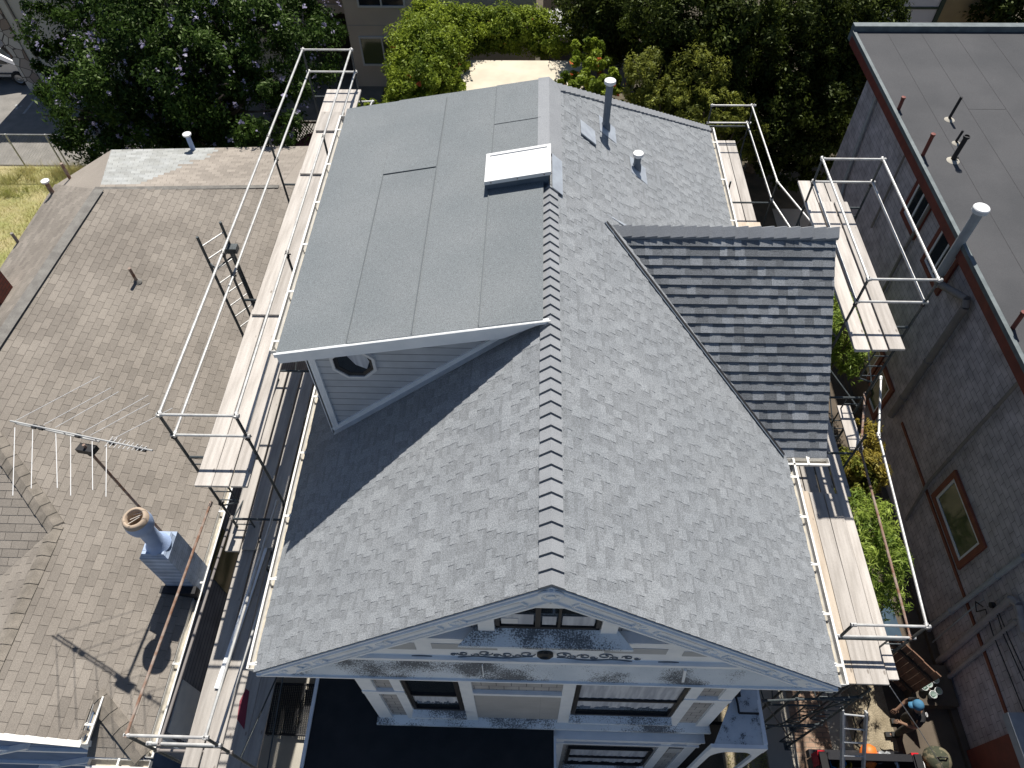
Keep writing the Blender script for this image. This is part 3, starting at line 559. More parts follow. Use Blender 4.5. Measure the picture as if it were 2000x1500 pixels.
# porch roofs
b = MB(); b.box(-3.72,.5,.6,WY-.05,3.36,3.42); b.box(-3.72,-2.45,WY-.05,3.55,3.36,3.42); b.build('porch_roof', M['dkroof'], H)
b = MB(); b.box(-3.78,-3.72,.6,3.55,3.2,3.46); b.box(-3.74,-3.66,.6,3.55,.02,3.2); b.build('porch_wall', M['white'], H); b = MB(); b.box(.5,.54,.6,WY-.15,3.2,3.44); b.box(.46,.54,.6,WY-.15,.02,3.2); b.build('porch_wall', M['white'], H)
b = MB(); b.prism([(3.06,2.5,4.2),(3.86,2.5,4.2),(3.86,3.58,4.28),(3.64,3.58,4.28)], (0,0,-.05)); b.build('side_porch_roof', M['whiteroof'], H)
b = MB(); b.box(1.0,3.88,2.44,2.5,3.92,4.21) if 0 else None; b.box(3.0,3.9,2.44,2.5,3.9,4.21); b.box(3.84,3.9,2.5,3.58,3.9,4.25)
ar = [(3.12+.35*(1-math.cos(t)), 3.9-.5+.5*math.sin(t)) for t in np.linspace(0, math.pi, 14)]
for (xa, za), (xb, zb) in zip(ar[:-1], ar[1:]): b.prism([(xa,2.45,za),(xb,2.45,zb),(xb,2.45,3.9),(xa,2.45,3.9)], (0,.04,0))
b.box(3.0,3.12,2.45,2.5,0,3.9); b.box(3.82,3.9,2.45,2.5,0,3.9); b.build('side_porch_wall', M['white'], H)
b = MB(); b.box(3.1,3.6,2.85,2.9,0,3.9); b.build('side_porch_shade_panel', M['dark'], H)  # near-black panel painted as the shaded opening behind the arch
b = MB(); b.path([V(3.44,3.5,4.33),V(3.5,3.1,4.3),V(3.5,2.95,4.3),V(3.82,2.95,4.3)], .02, 6); b.tube((3.5,3.45,4.33),(3.52,3.2,4.32),.05,10); b.build('drain_pipe', M['black'], H)

# ================================================================== the brown house on the left
BH = root('brown_house', 'low house with a worn brown shingle roof, left of the scaffolding', 'house', (-9, 9, 0))
BX, BZ, BS = -6.2, 4.0, .4
def zB(x): return BZ+BS*(BX-x)
def q3(x, y): return (x, y, zB(x))
Fp, H2, Ep, E2 = V(-8.65,5.66,zB(-8.65)), V(-10.95,7.96,zB(-10.95)), V(-10.72,14.31,zB(-10.72)), V(-7.09,16.36,zB(-7.09))
def tri_planes(): return dict(expo=.15, wmin=.305, wmax=.305, thick=.007, gap=.007, tints=(.1,.9))
b = MB()
shingle_plane(b, (BX,2,BZ), (0,1,0), (-1,0,BS), [Fp, H2, Ep, E2, q3(BX,16.9), q3(BX,2.1), q3(-7.15,2.93), q3(-7.15,2.25), q3(-8.65,2.25)], seed=31, **tri_planes())
b.build('roof', [M['bshingle'], M['slot']], BH)
b = MB(); shingle_plane(b, (-7.15,2.1,3.99), (1,0,0), (0,.83,.38), [(-7.15,2.08,3.985),(BX,2.08,3.985),(-7.15,2.93,4.375)], seed=32, **tri_planes())
shingle_plane(b, (-8.65,2.25,zB(-8.65)), (0,1,0), (1,0,.4), [(-8.65,2.25,4.98),(-8.65,5.66,4.98),(-11.2,3.1,3.96),(-11.2,2.25,3.96)], seed=33, **tri_planes())
shingle_plane(b, Fp, (1,0,0), (0,1,.4), [Fp, H2, (-13.2,7.9,4.98+.4*2.24), (-13.2,3.2,4.98-.4*2.46), (-11.1,3.2,4.98-.4*2.46)], seed=34, **tri_planes())
LEz = 4.4; A0, A1 = V(-13.4,4.5,LEz), at_z(110,360,LEz); s_ = (zB(-10.95)-LEz)/2.45
b.build('side_slope', [M['bshingle'], M['slot']], BH)
def quad_tabs(Q, nu, nv, name, mats, split=None, sd=5):
    b = MB(); rng = random.Random(sd); Q = [Vector(q) for q in Q]; bil = lambda u, v: Q[0]*(1-u)*(1-v)+Q[1]*u*(1-v)+Q[2]*u*v+Q[3]*(1-u)*v
    nn = (Q[1]-Q[0]).cross(Q[3]-Q[0]).normalized(); nn = nn if nn.z > 0 else -nn
    for j in range(4):
        for i in range(4): b.face([bil(i/4,j/4)-nn*.006, bil((i+1)/4,j/4)-nn*.006, bil((i+1)/4,(j+1)/4)-nn*.006, bil(i/4,(j+1)/4)-nn*.006], .5, 2)
    for j in range(nv):
        o = (j % 2)*.5/nu+rng.random()*.1/nu
        for i in range(-1, nu+1):
            u0, u1 = max(0, i/nu+o), min(1, (i+1)/nu+o-.02/nu)
            if u1 <= u0: continue
            v0, v1 = j/nv, (j+1)/nv; mi = split(u0, v0, rng) if split else 0
            up = nn*.009; pts = [bil(u0,v0)+up, bil(u1,v0)+up, bil(u1,v1)+nn*.001, bil(u0,v1)+nn*.001]
            b.face(pts, rng.random(), mi); b.face([pts[0],pts[1],pts[1]-up,pts[0]-up], 0, mi)
    return b.build(name, mats, BH)
quad_tabs([(-13.4,5.5,LEz),(-13.4,A1.y,LEz),Ep,(-10.95,7.9,zB(-10.95))], 34, 18, 'left_slope', [M['bshingle'],M['bshingle'],M['slot']])
# rear slope, partly painted white
P1, P2 = at_z(217,293,5.03), V(-6.75,18.7,4.05)
quad_tabs([P1, P2, E2, Ep], 20, 19, 'rear_slope', [M['pshingle'],M['backsh'],M['slot']], lambda u, v, r: 0 if u < .52-.40*v+r.uniform(-.03,.03)-(0 if v < .85 else .3) else 1)
quad_tabs([P1, A1, V(-13.2,A1.y-.2,LEz+.06), Ep], 3, 12, 'rear_corner_slope', [M['backsh'],M['backsh'],M['slot']]) if 0 else None
b = MB(); b.add([E2, q3(BX,16.9), P2, V(BX,18.6,3.95)], [(0,1,2),(1,3,2)], .5); b.build('rear_corner_slope', M['backsh'], BH); b = MB(); b.add([Ep, A1, P1], [(0,1,2)], .5); b.build('rear_corner_slope', M['backsh'], BH)
b = MB(); dRt = (1,0,-.4); dLf = (-1,0,-.4)
cap_row(b, (-8.65,2.25,4.99), Fp+V(0,0,.01), dRt, (-1,0,-.4), .14, .26, .02, 41); b.build('ridge_cap', M['bcap'], BH); b = MB(); cap_row(b, Fp+V(-.0,0,.012), H2+V(0,0,.012), (.7,.7,-.28), (-.35,-.9,-.3), .17, .24, .03, 42); b.build('hip_cap', M['bcap'], BH); b = MB()
cap_row(b, (BX-.02,2.1,4.02), (-7.15,2.93,4.4), (.6,.7,-.25), (-.6,-.7,-.2), .15, .3, .02, 43)
b.build('hip_cap', M['bcap'], BH)
b = MB()
a_, c_ = V(-10.93,7.9,zB(-10.95)+.02), V(-10.72,14.3,zB(-10.72)+.02); b.prism([a_+V(-.12,0,.0),a_+V(.12,0,-.02),c_+V(.12,0,-.02),c_+V(-.12,0,.0)], (0,0,.012))
b.prism([Ep+V(-.1,-.08,.02),E2+V(0,-.08,.02),E2+V(0,.05,.02),Ep+V(-.1,.05,.03)], (0,0,.012))
b.build('patched_ridge_strip', M['gcap'], BH)
b = MB()
b.prism([q3(-8.65,2.2),q3(-7.12,2.2),(-7.12,2.2,zB(-7.12)-.14),(-8.65,2.2,4.84)], (0,.06,0)); b.prism([(-8.65,2.2,4.98),(-8.65,2.2,4.84),(-11.2,2.2,3.8),(-11.2,2.2,3.96)], (0,.06,0))
b.prism([q3(-8.65,2.18)+V() if 0 else V(-8.65,2.15,4.995), V(-7.1,2.15,zB(-7.1)+.012), V(-7.1,2.23,zB(-7.1)+.012), V(-8.65,2.23,4.995)], (0,0,.01))
b.build('rake_fascia', M['gutter'], BH)
gutter('gutter', (BX+.01,2.1,BZ-.01), (BX+.01,16.9,BZ-.01), (1,0,0), [.1,.2,.3,.45], BH)
gutter('gutter', (-7.13,2.2,zB(-7.13)+.0), (-7.13,2.92,zB(-7.13)+.0), (1,0,0), [.4], BH)
gutter('gutter', (-7.12,2.06,3.97), (BX+.1,2.06,3.97), (0,-1,0), [.5], BH)
b = MB(); b.box(-13,-6.45,2.6,16.6,0,3.85); b.build('side_wall', M['siding_b'], BH)
b = MB(); b.box(-11,-7.16,2.3,2.6,0,3.9); b.prism([(-11,2.3,3.9),(-7.16,2.3,3.9),(-7.16,2.3,4.25),(-8.65,2.3,4.8)], (0,.3,0)); b.box(-7.16,-7.12,2.25,2.9,3.4,4.3); b.build('front_wall', M['blue'], BH)
b = MB(); b.box(-11,-7.1,2.24,2.3,3.3,3.42); b.box(-7.3,-7.1,2.22,2.3,0,4.2); b.beam((-10.5,2.27,2.2),(-8.3,2.27,3.8),.05,.14,(0,1,0)); b.beam((-9.3,2.27,1.6),(-7.2,2.27,3.1),.05,.14,(0,1,0)); b.box(-11,-7.1,2.24,2.3,2.0,2.1); b.box(-6.5,-6.42,2.54,2.62,0,3.8); b.box(-7.12,-6.45,2.54,2.6,3.2,3.34)
b.box(-6.46,-6.43,2.7,3.6,1.6,2.9)
b.build('front_trim', M['white'], BH)
b = MB(); b.box(-6.44,-6.43,5.6,6.6,2.0,3.1); b.build('side_window', M['glass_g'], BH)
# vent pipes
def bpipe(x, y, z, top, r, mt, cap=None, base=True):
    b = MB(); b.tube((x,y,z-.08),(x,y,top),r,12); v = b.build('vent_pipe', mt, BH)
    if base: b = MB(); b.lathe((x,y,z-.01), [(r*3.2,0),(r*2.4,.03),(r*1.2,.07)], 14); b.build('pipe_boot', M['gcap'], v)
    if cap: b = MB(); b.lathe((x,y,top-.03), [(cap*.8,0),(cap,.02),(cap,.06),(0,.07)], 16); b.build('vent_cap', M['vinyl'], v)
p_ = V(-9.16,11.77,zB(-9.16)); bpipe(p_.x,p_.y,p_.z,p_.z+.42,.035,M['rust'])
p_ = at_z(100,378,LEz+.1); bpipe(p_.x+.05,p_.y,LEz+.1,LEz+.5,.06,M['rust'],.11,False)
p_ = at_z(132,352,LEz+.2); bpipe(p_.x+.1,p_.y,LEz+.25,LEz+.75,.045,M['rust'],None,False)
p_ = at_z(33,470,LEz+.1); bpipe(p_.x,p_.y,LEz+.0,LEz+.35,.04,M['bpipe'],None,False)
p_ = at_z(379,296,4.6); bpipe(p_.x,p_.y,4.5,5.15,.07,M['bluecap'],.12,False)
M['redbrick'] = brickmat('dark_red_brick', (.13,.03,.02), (.17,.045,.03), (.06,.03,.025), .21, .075, .008, ('Y','Z'))
p_ = at_z(8,590,5.2); b = MB(); b.box(p_.x-1.2,p_.x+.02,p_.y-.1,p_.y+.45,4.3,6.1); b.build('brick_chimney', M['redbrick'], BH)
# painted chimney with round flue
b = MB(); cx0, cx1, cy0, cy1 = -6.64, -6.14, 4.9, 5.42; b.box(cx0,cx1,cy0,cy1,3.7,5.42); b.prism([(cx0,cy0,5.42),(cx1,cy0,5.42),(cx1-.06,cy0+.05,5.52),(cx0+.06,cy0+.05,5.52)], (0,.42,0)); ch = b.build('chimney', M['bluepipe'], BH)
b = MB(); fx, fy = -6.36, 5.15; b.lathe((fx,fy,5.5), [(.22,0),(.14,.12),(.135,.55),(.15,.6),(.2,.66),(.222,.78),(.21,.9)], 28); b.build('chimney_flue', M['bluecap'], ch, True)
b = MB(); b.lathe((fx,fy,5.5), [(.21,.9),(.195,.97),(.16,1.0),(.14,.99),(.135,.84),(.135,.6)], 28); b.build('flue_rim', M['terra'], ch, True)
b = MB(); b.lathe((fx,fy,6.0), [(.137,.15),(0,.16)], 20)
b.build('flue_hole', M['dark'], ch)
b = MB()
for k in range(3): b.path([V(fx-.13+.02*k, fy-.08+.09*k, 6.38), V(fx+.05+.03*k, fy+.04+.05*k, 6.42)], .006, 5)
b.build('flue_grille', M['gutter'], ch)
b = MB(); b.box(cx0-.1,cx1+.06,cy0-.14,cy0,3.85,4.22); b.build('chimney_flashing', M['black'], BH)

# ---- television antenna
AN = root('tv_antenna', 'long-boomed white television antenna on a mast beside the blue chimney', 'antenna', (-6.62, 5.58, 5.2))
b = MB(); b.tube((-6.62,5.58,4.1),(-6.62,5.58,7.98),.022,10); b.build('mast', M['rust'], AN)
bz = 8.0; ba, bb = at_z(20,822,bz), at_z(298,880,bz)
b = MB(); b.tube(ba, bb, .014, 8); b.tube(ba+V(.06,0,-.07), lerp(ba,bb,.62)+V(0,0,-.07), .014, 8)
for t in (.03,.2,.38,.5,.6): p = lerp(ba,bb,t); b.tube(p, p+V(0,0,-.07), .008, 6)
b.build('boom', M['galv'], AN)
b = MB(); p = V(-6.62,5.58,7.86); b.obox(p, V(.13,-.02,0), V(.02,.06,0), V(0,0,.05)); b.lathe(p-V(0,0,.14), [(.045,0),(.05,.05),(.05,.12)], 12)
for t in (.17,.22,.48,.72,.9,.94): b.obox(lerp(ba,bb,t)-V(0,0,.02), V(.035,-.008,0), V(.01,.03,0), V(0,0,.02))
b.build('rotor', M['black'], AN)
b = MB()
for (p, q) in (((29,835),(25,968)),((64,838),(61,954)),((109,846),(112,953)),((138,852),(138,968)),((180,862),(181,957)),((208,868),(207,970))): b.tube(at_z(*p,bz-.03), at_z(*q,bz), .0055, 5)
for (p, q) in (((30,822),(195,735)),((85,830),(217,757)),((108,835),(232,765)),((160,845),(290,772)),((177,850),(293,787)),((212,862),(337,797))): b.tube(at_z(*p,bz-.03), at_z(*q,bz), .0045, 5)
for k in range(9): t = .7+.03*k; p = lerp(ba,bb,t); d = V(.03,.09-.006*k,0); b.tube(p-d, p+d, .005, 5)
b.build('element', M['vinyl'], AN)

# ================================================================== the flat-roofed building on the right
RB = root('flat_roofed_building', 'tall building with a dark flat roof, red trim and mauve asphalt siding on the right', 'building', (12, 9, 0))
WX, RZ, RX = 9.4, 6.45, 9.15; yb0, yb1 = -6, 19.5
b = MB(); b.box(WX,22,yb0,yb1,0,RZ-.25); b.build('wall', M['rshingle'], RB)
rc = at_z(1690,62,RZ); ye = rc.y
b = MB(); b.face([(RX+.1,yb0,RZ),(26,yb0,RZ),(26,ye,RZ),(RX+.1,ye,RZ)]); b.face([(RX,yb0,RZ-.06),(26,yb0,RZ-.06),(26,ye,RZ-.06),(RX,ye,RZ-.06)]); b.build('flat_roof', M['froof'], RB)
b = MB(); b.box(RX,26,ye,ye+.22,RZ-.3,RZ+.16); b.box(RX-.02,RX+.07,yb0,ye,RZ-.08,RZ+.03); b.build('roof_edge_flashing', M['parapet'], RB)
b = MB(); b.box(RX+.0,RX+.06,yb0,ye,RZ-.34,RZ-.08); b.box(RX+.06,WX,yb0,ye+.1,RZ-.34,RZ-.25); b.build('red_fascia', M['redtrim'], RB)
b = MB(); rr = random.Random(9)
for i in range(12):
    x = RX+.95*(i+1); b.box(x,x+.012,yb0,ye,RZ+.001,RZ+.004)
    for k in range(2): y = rr.uniform(-2, ye-1); b.box(x,x+.95,y,y+.012,RZ+.001,RZ+.004)
b.build('roof_seam', mat('flat_seam', (.05,.05,.053), None, .9), RB)
for (x, y, r) in ((9.94,14.86,.2),(10.42,16.55,.17),(10.25,15.55,.14)):
    b = MB(); b.lathe((x,y,RZ+.002), [(r*.75,0),(r*.6,.012),(r*.25,.03)], 14); b.build('tar_patch', M['concrete'], RB)
for (x, y, h, r, nm) in ((9.94,14.89,.62,.055,'soil_pipe'),(10.42,16.59,.6,.035,'vent_pipe'),(10.25,15.6,.32,.03,'vent_pipe')):
    b = MB(); b.tube((x,y,RZ),(x+.03,y,RZ+h),r,12); 
    if nm == 'soil_pipe': b.lathe((x+.03,y,RZ+h-.02), [(r*1.35,0),(r*1.35,.05),(r,.05)], 14); b.box(x-.02,x+.1,y-.03,y+.03,RZ+.05,RZ+.09)
    b.build(nm, M['black'], RB)
# red stub posts at the roof edge
for (p, q) in (((1745,237),(1765,190)),((1788,332),(1823,262)),((1970,652),(2000,610))):
    a_ = at_x(*p, 9.3); t_ = at_y(*q, a_.y); b = MB(); b.tube(a_, t_, .045, 10); b.tube(a_, (WX+.02, a_.y, a_.z-.1), .05, 8); b.lathe(t_-V(0,0,.04), [(.055,0),(.055,.05),(0,.055)], 10); b.build('red_post', M['redtrim'], RB)
# big capped flue
fl = at_x(1858,500,9.12); b = MB(); b.tube((9.12,fl.y,5.55),(9.12,fl.y,7.3),.1,16); b.build('flue', M['wpipe'], RB)
b = MB(); b.lathe((9.12,fl.y,7.25), [(.1,0),(.14,.02),(.165,.04),(.165,.12),(.15,.14),(0,.15)], 24); b.build('vent_cap', M['vinyl'], RB)
b = MB(); pts = [V(9.12,fl.y,5.6), V(9.16,fl.y-.05,5.3), at_x(1888,585,9.26), at_x(1885,600,9.26), at_x(1740,812,9.27)]; pts[0] = V(9.12,fl.y,5.6); b.path(pts, .085, 12); b.tube(lerp(pts[3],pts[4],.45), lerp(pts[3],pts[4],.47), .1, 12); b.tube(lerp(pts[3],pts[4],.8), lerp(pts[3],pts[4],.82), .1, 12); b.build('flue_duct', M['bpipe'], RB)
def wallpipe(name, pts, r, mt, x=9.32):
    b = MB(); P = [at_x(px, py, x) for px, py in pts]
    b.path(P, r, 10)
    d = P[1]-P[0]; n = max(1, int(d.length/1.6))
    for i in range(n): c = P[0]+d*((i+.5)/n); b.tube(c, c+d.normalized()*.06, r*1.25, 10)
    b.build(name, mt, RB)
wallpipe('downpipe', [(1716,175),(1650,352),(1640,395)], .045, M['wpipe'])
wallpipe('downpipe', [(1778,280),(1702,444)], .03, M['bpipe'])
wallpipe('downpipe', [(1795,345),(1826,378),(1822,392),(1765,490),(1716,585)], .04, M['bpipe'])
wallpipe('drain_pipe', [(2000,1086),(1820,1222),(1716,1345)], .055, M['wpipe'])
wallpipe('drain_pipe', [(2000,1235),(1990,1182),(1975,1170),(1815,1308),(1790,1295)], .075, M['mpipe'])
wallpipe('drain_pipe', [(2000,1222),(1985,1213),(1850,1325)], .05, M['mpipe'])
wallpipe('conduit', [(2000,735),(1815,940),(1770,1015)], .04, M['bpipe'])
wallpipe('conduit', [(1920,1170),(1815,1260)], .015, M['wpipe'])
b = MB(); b.box(9.24,WX,yb0,yb1,0,.12); b.build('footing', M['dconcrete'], RB)
b = MB(); b.box(9.37,WX,yb0,10.5,1.76,1.84); b.build('belt_board', M['orangetrim'], RB)
b = MB(); b.box(9.33,WX,12.0,16.0,.1,1.0); b.box(9.34,WX,yb0,3.9,.1,1.7) if 0 else None; b.build('plinth', M['dconcrete'], RB)
b = MB(); b.box(8.95,WX,0,3.5,2.35,2.55); b.build('door_hood', M['wpipe'], RB)
b = MB(); b.box(9.3,WX,.2,3.3,0,2.35); b.build('red_door_surround', M['redtrim'], RB)
def side_window(y0, y1, z0, z1, mt, gl, mid=True, fw=.12):
    b = MB(); b.box(9.375,9.39,y0,y1,z0,z1); w_ = b.build('window', gl, RB)
    b = MB()
    for a_ in ((y0-fw,y0,z0-fw,z1+fw),(y1,y1+fw,z0-fw,z1+fw),(y0,y1,z0-fw,z0),(y0,y1,z1,z1+fw)): b.box(9.34,WX,*a_)
    b.build('window_surround', mt, w_)
    b = MB(); f = .06
    for a_ in ((y0,y0+f,z0,z1),(y1-f,y1,z0,z1),(y0+f,y1-f,z0,z0+f),(y0+f,y1-f,z1-f,z1)): b.box(9.355,9.374,*a_)
    if mid: b.box(9.355,9.374,(y0+y1)/2-.03,(y0+y1)/2+.03,z0+f,z1-f)
    b.build('sash', M['vinyl'], w_)
side_window(6.66,8.22,2.1,3.0,M['orangetrim'],M['glass_g'],False,.13)
side_window(13.95,14.75,5.0,6.0,M['redtrim'],M['glass'])
side_window(12.1,13.05,4.95,6.05,M['redtrim'],M['glass'])
side_window(11.5,12.2,.75,1.85,M['orangetrim'],M['glass_g'],False,.13)
side_window(12.55,13.9,.75,2.0,M['orangetrim'],M['glass_g'],False,.13)
# cables hung on the wall
b = MB()
for (pts) in (((1920,1185),(1905,1175),(1907,1195),(1925,1190),(1940,1240),(2000,1390)),((1942,1182),(1960,1240),(2000,1330)),((1945,1182),(1968,1240),(2000,1310))): b.path([at_x(*p,9.3) for p in pts], .012, 5)
b.lathe(at_x(1942,1182,9.34), [(.06,0),(.06,.08),(0,.09)], 10, (-1,0,0)); b.build('cable', M['black'], RB)

# ================================================================== scaffolding
def posts_frame(sc, y, xa, xb, z0, z1, top=True, ladder=True, mt=None, rails=None):
    """an end frame: two posts, bearers each lift and ladder rungs"""
    b = MB(); r = .022
    for x in (xa, xb): b.tube((x,y,z0),(x,y,z1),r,8)
    z = z0+2.0
    while z <= z1+.01 and z < 9:
        if z-.12 < z1: b.tube((xa,y,z-.1),(xb,y,z-.1),r,8)
        if ladder:
            for s_, x in [q for q in ((1, xa), (-1, xb)) if ladder is True or ladder == ('a' if q[0] > 0 else 'b')]:
                xi = x+s_*.3; b.tube((xi,y,z-.12),(xi,y,z-1.5),.015,6); b.tube((xi,y,z-1.5),(x,y,z-1.62),.015,6)
                for k in range(5): b.tube((x,y,z-.3-.28*k),(xi,y,z-.3-.28*k),.011,6)
        z += 2.0
    for x in (xa, xb):
        b.box(x-.07,x+.07,y-.07,y+.07,z0,z0+.015)
    return b.build('end_frame', mt or M['dksteel'], sc)
def rail(sc, a, b_, name='guardrail', mt=None, r=.021):
    b = MB(); a = Vector(a); b_ = Vector(b_); d = (b_-a).normalized(); b.tube(a, b_, r, 10)
    for p in (a, b_): b.tube(p-d*.03, p+d*.05, r*1.45, 8); b.tube(p+V(0,0,-.035), p+V(0,0,.05), .008, 6)
    return b.build(name, mt or M['galv'], sc)
def brace(sc, a, b_): b = MB(); b.tube(a, b_, .013, 6); return b.build('cross_brace', M['dksteel'], sc)
def clamp(sc, p): b = MB(); p = Vector(p); b.tube(p-V(0,0,.04),p+V(0,0,.04),.034,8); b.tube(p+V(-.03,-.03,0),p+V(.05,.03,0),.014,6); return b.build('clamp', M['black'], sc)
# --- left scaffold
S1 = root('scaffold', 'long grey tube scaffold tower between the brown roof and the grey roof', 'scaffold', (-4.5, 8, 0), 'scaffolds around the grey house')
xa, xb = -5.03, -3.98; ys = [5.45, 8.65, 11.85, 15.03]
for y in ys: posts_frame(S1, y, xa, xb, 0, 9.0, ladder='a' if y < 6 else False)
xl0, xl1, yl = -5.34, -4.27, 1.95
posts_frame(S1, yl, xl0, xl1, 0, 6.5, ladder=False)
for i in range(3):
    rail(S1, (xa,ys[i],9.0), (xa,ys[i+1],9.0)); rail(S1, (xa+.02,ys[i],8.5), (xa+.02,ys[i+1],8.5))
    for z in (1.8, 3.8, 5.8):
        brace(S1, (xa-.03,ys[i],z), (xa-.03,ys[i+1],z-1.3)); brace(S1, (xa-.03,ys[i],z-1.3), (xa-.03,ys[i+1],z))
rail(S1, (xb,5.45,9.0), (xb,8.65,9.0)) ; rail(S1, (xb-.02,5.45,8.5), (xb-.02,8.65,8.5)); rail(S1, (xb,11.85,9.0), (xb,15.03,9.0)); rail(S1, (xb,11.85,8.5), (xb,15.03,8.5)); rail(S1, (xb,8.65,9.0),(xb,11.85,9.0))
for y in (5.45, 15.03): rail(S1, (xa,y,9.0), (xb,y,9.0)); rail(S1, (xa,y,8.5), (xb,y,8.5), mt=M['galv'])
rail(S1, (xl0,yl,6.5), (-5.18,5.4,6.5), mt=M['rust']); rail(S1, (xl0+.25,yl,6.0), (-5.0,5.4,6.0), mt=M['bpipe']); rail(S1, (xl1,yl,6.5), (-4.1,5.45,6.5)); rail(S1, (xl1-.02,yl,6.0), (-4.02,5.45,6.0))
rail(S1, (xl0,yl,6.5), (xl1,yl,6.5)); rail(S1, (xl0+.1,yl,6.0), (xl1,yl,6.0)); rail(S1, (xl0,yl,5.5),(xl1,yl,5.5), mt=M['bpipe'])
for y, z in ((5.45,8.5),(8.65,8.5),(11.85,8.5),(15.03,8.5),(5.45,6.5),(8.65,9.0)): clamp(S1, (xa,y,z-.04)); clamp(S1, (xb,y,z-.04))
brace(S1, (xl1,yl,5.0), (xb,5.45,3.6)); brace(S1, (xl1,yl,3.6), (xb,5.45,5.0))
ra_, rb2_, rc_ = at_z(655,200,6.5), at_z(727,198,6.5), at_z(712,232,6.5); rail(S1, ra_, rb2_); rail(S1, rb2_, rc_); b = MB(); b.tube(rb2_, (rb2_.x,rb2_.y,0), .022, 8); b.tube(ra_, (ra_.x,ra_.y,0), .022, 8); b.build('post', M['dksteel'], S1)
# access ladder frames clamped outside the scaffold
p1, p2 = at_z(385,463,9.3), at_z(430,434,9.3); q1, q2 = at_z(443,485,8.9), at_z(455,490,8.85)
LD = root('scaffold_ladder', 'dark steel ladder frame clamped upright on the outer side of the left scaffold', 'ladder', (p1.x, p1.y, 6.6))
b = MB(); b.tube((p1.x,p1.y,6.7),p1,.024,8); b.tube((p2.x,p2.y,6.7),p2,.024,8); b.build('rail', M['dksteel'], LD)
for k in range(9): z = 9.1-.28*k; b = MB(); b.tube((p1.x,p1.y,z),(p2.x,p2.y,z),.013,6); b.build('rung', M['galv'], LD)
b = MB(); c = lerp(p1,p2,1.0); b.tube((p1.x,p1.y,8.75),(p1.x+.14,p1.y-.12,8.72),.016,6); b.tube((p1.x+.14,p1.y-.12,8.72),(p2.x+.05,p2.y-.2,8.72),.016,6); b.obox((p2.x+.07,p2.y-.12,8.84), (.1,0,0), (0,.07,0), (0,0,.05)); b.tube((p2.x+.02,p2.y-.1,6.7),(p2.x+.02,p2.y-.1,8.8),.024,8); b.build('bracket', M['dksteel'], LD)
# --- tall right scaffold
S2 = root('scaffold', 'tall tube scaffold at the cross gable end, nearest the flat roofed building', 'scaffold', (5.75, 9.8, 0), 'scaffolds around the grey house')
xc, xd = 5.22, 6.3; yc, yd = 8.22, 11.29
for y in (yc, yd): posts_frame(S2, y, xc, xd, 0, 9.0, ladder='b')
for x in (xc, xd): rail(S2, (x,yc,9.0), (x,yd,9.0)); rail(S2, (x,yc,8.5), (x,yd,8.5))
for y in (yc, yd): rail(S2, (xc,y,9.0), (xd,y,9.0)); rail(S2, (xc,y,8.5), (xd,y,8.5)); clamp(S2, (xc,y,8.46)); clamp(S2, (xd,y,8.46))
for x in (xc, xd):
    for z in (7.6, 5.6, 3.6): brace(S2, (x,yc,z), (x,yd,z-1.3)); brace(S2, (x,yd,z), (x,yc,z-1.3))
# --- front right scaffold
S3 = root('scaffold', 'lower tube scaffold along the front right gutter, its deck in full sun beside the bamboo', 'scaffold', (5, 5, 0), 'scaffolds around the grey house')
xe, xf = 4.73, 5.79; ye_, yf = 3.68, 6.98
for y in (ye_, yf): posts_frame(S3, y, xe, xf, 0, 6.5, ladder='b' if y < 5 else False)
rail(S3, (xf,ye_,6.5), (xf+.22,yf,6.5)); rail(S3, (xf-.02,ye_,6.0), (xf+.1,yf,6.0), mt=M['rust']); rail(S3, (xe,ye_,6.5), (xf,ye_,6.5)); rail(S3, (xe-.05,ye_,6.0), (xf-.0,ye_,6.0)); rail(S3, (xf+.22,yf,6.5), (xf+.6,8.22,6.5)); rail(S3, (xf+.1,yf,6.0), (xf+.5,8.22,6.0), mt=M['rust'])
for x in (xe, xf):
    for z in (5.1, 3.6, 1.8): brace(S3, (x,ye_,z), (x,yf,z-1.3)); brace(S3, (x,yf,z), (x,ye_,z-1.3))
clamp(S3, (xf,ye_,5.96)); clamp(S3, (xe,ye_,5.96)); clamp(S3, (xf,ye_,5.1)); clamp(S3, (xe+.4,ye_,4.9))
# a second, lower frame bay that closes the front of the house
for (p, q) in (((1560,1350),(1455,1500)), ((1560,1350),(1470,1470))): pass
posts_frame(S3, 3.3, 4.55, 5.6, 0, 4.6, ladder='b'); rail(S3, (4.0,3.2,4.1), (5.6,3.3,4.1), 'ledger', M['dksteel']); rail(S3, (4.0,3.2,2.1), (5.6,3.3,2.1), 'ledger', M['dksteel'])
brace(S3, (4.0,3.2,4.1), (5.6,3.3,.4)); brace(S3, (5.6,3.3,4.1), (4.0,3.2,.4))
# --- rear right scaffold
S4 = root('scaffold', 'rear tube scaffold behind the grey roof, against the dark trees', 'scaffold', (4.8, 14.7, 0), 'scaffolds around the grey house')
xg, xh = 4.55, 5.62; yg, yh = 13.93, 17.05
for y in (yg, yh): posts_frame(S4, y, xg, xh, 0, 6.5, ladder=False)
rail(S4, (xh,yg,6.5), (xh-.05,yh,6.5)); rail(S4, (xh,yg,6.0), (xh-.05,yh,6.0)); rail(S4, (xg,yh,6.5), (xh,yh,6.5)); rail(S4, (xg,yh,6.0), (xh,yh,6.0))
rail(S4, (xh,yg,6.5), (6.15,12.3,6.5)); rail(S4, (xh,yg,6.0), (6.0,12.3,6.0))
for z in (5.1, 3.6): brace(S4, (xh,yg,z), (xh,yh,z-1.3)); brace(S4, (xh,yh,z), (xh,yg,z-1.3))

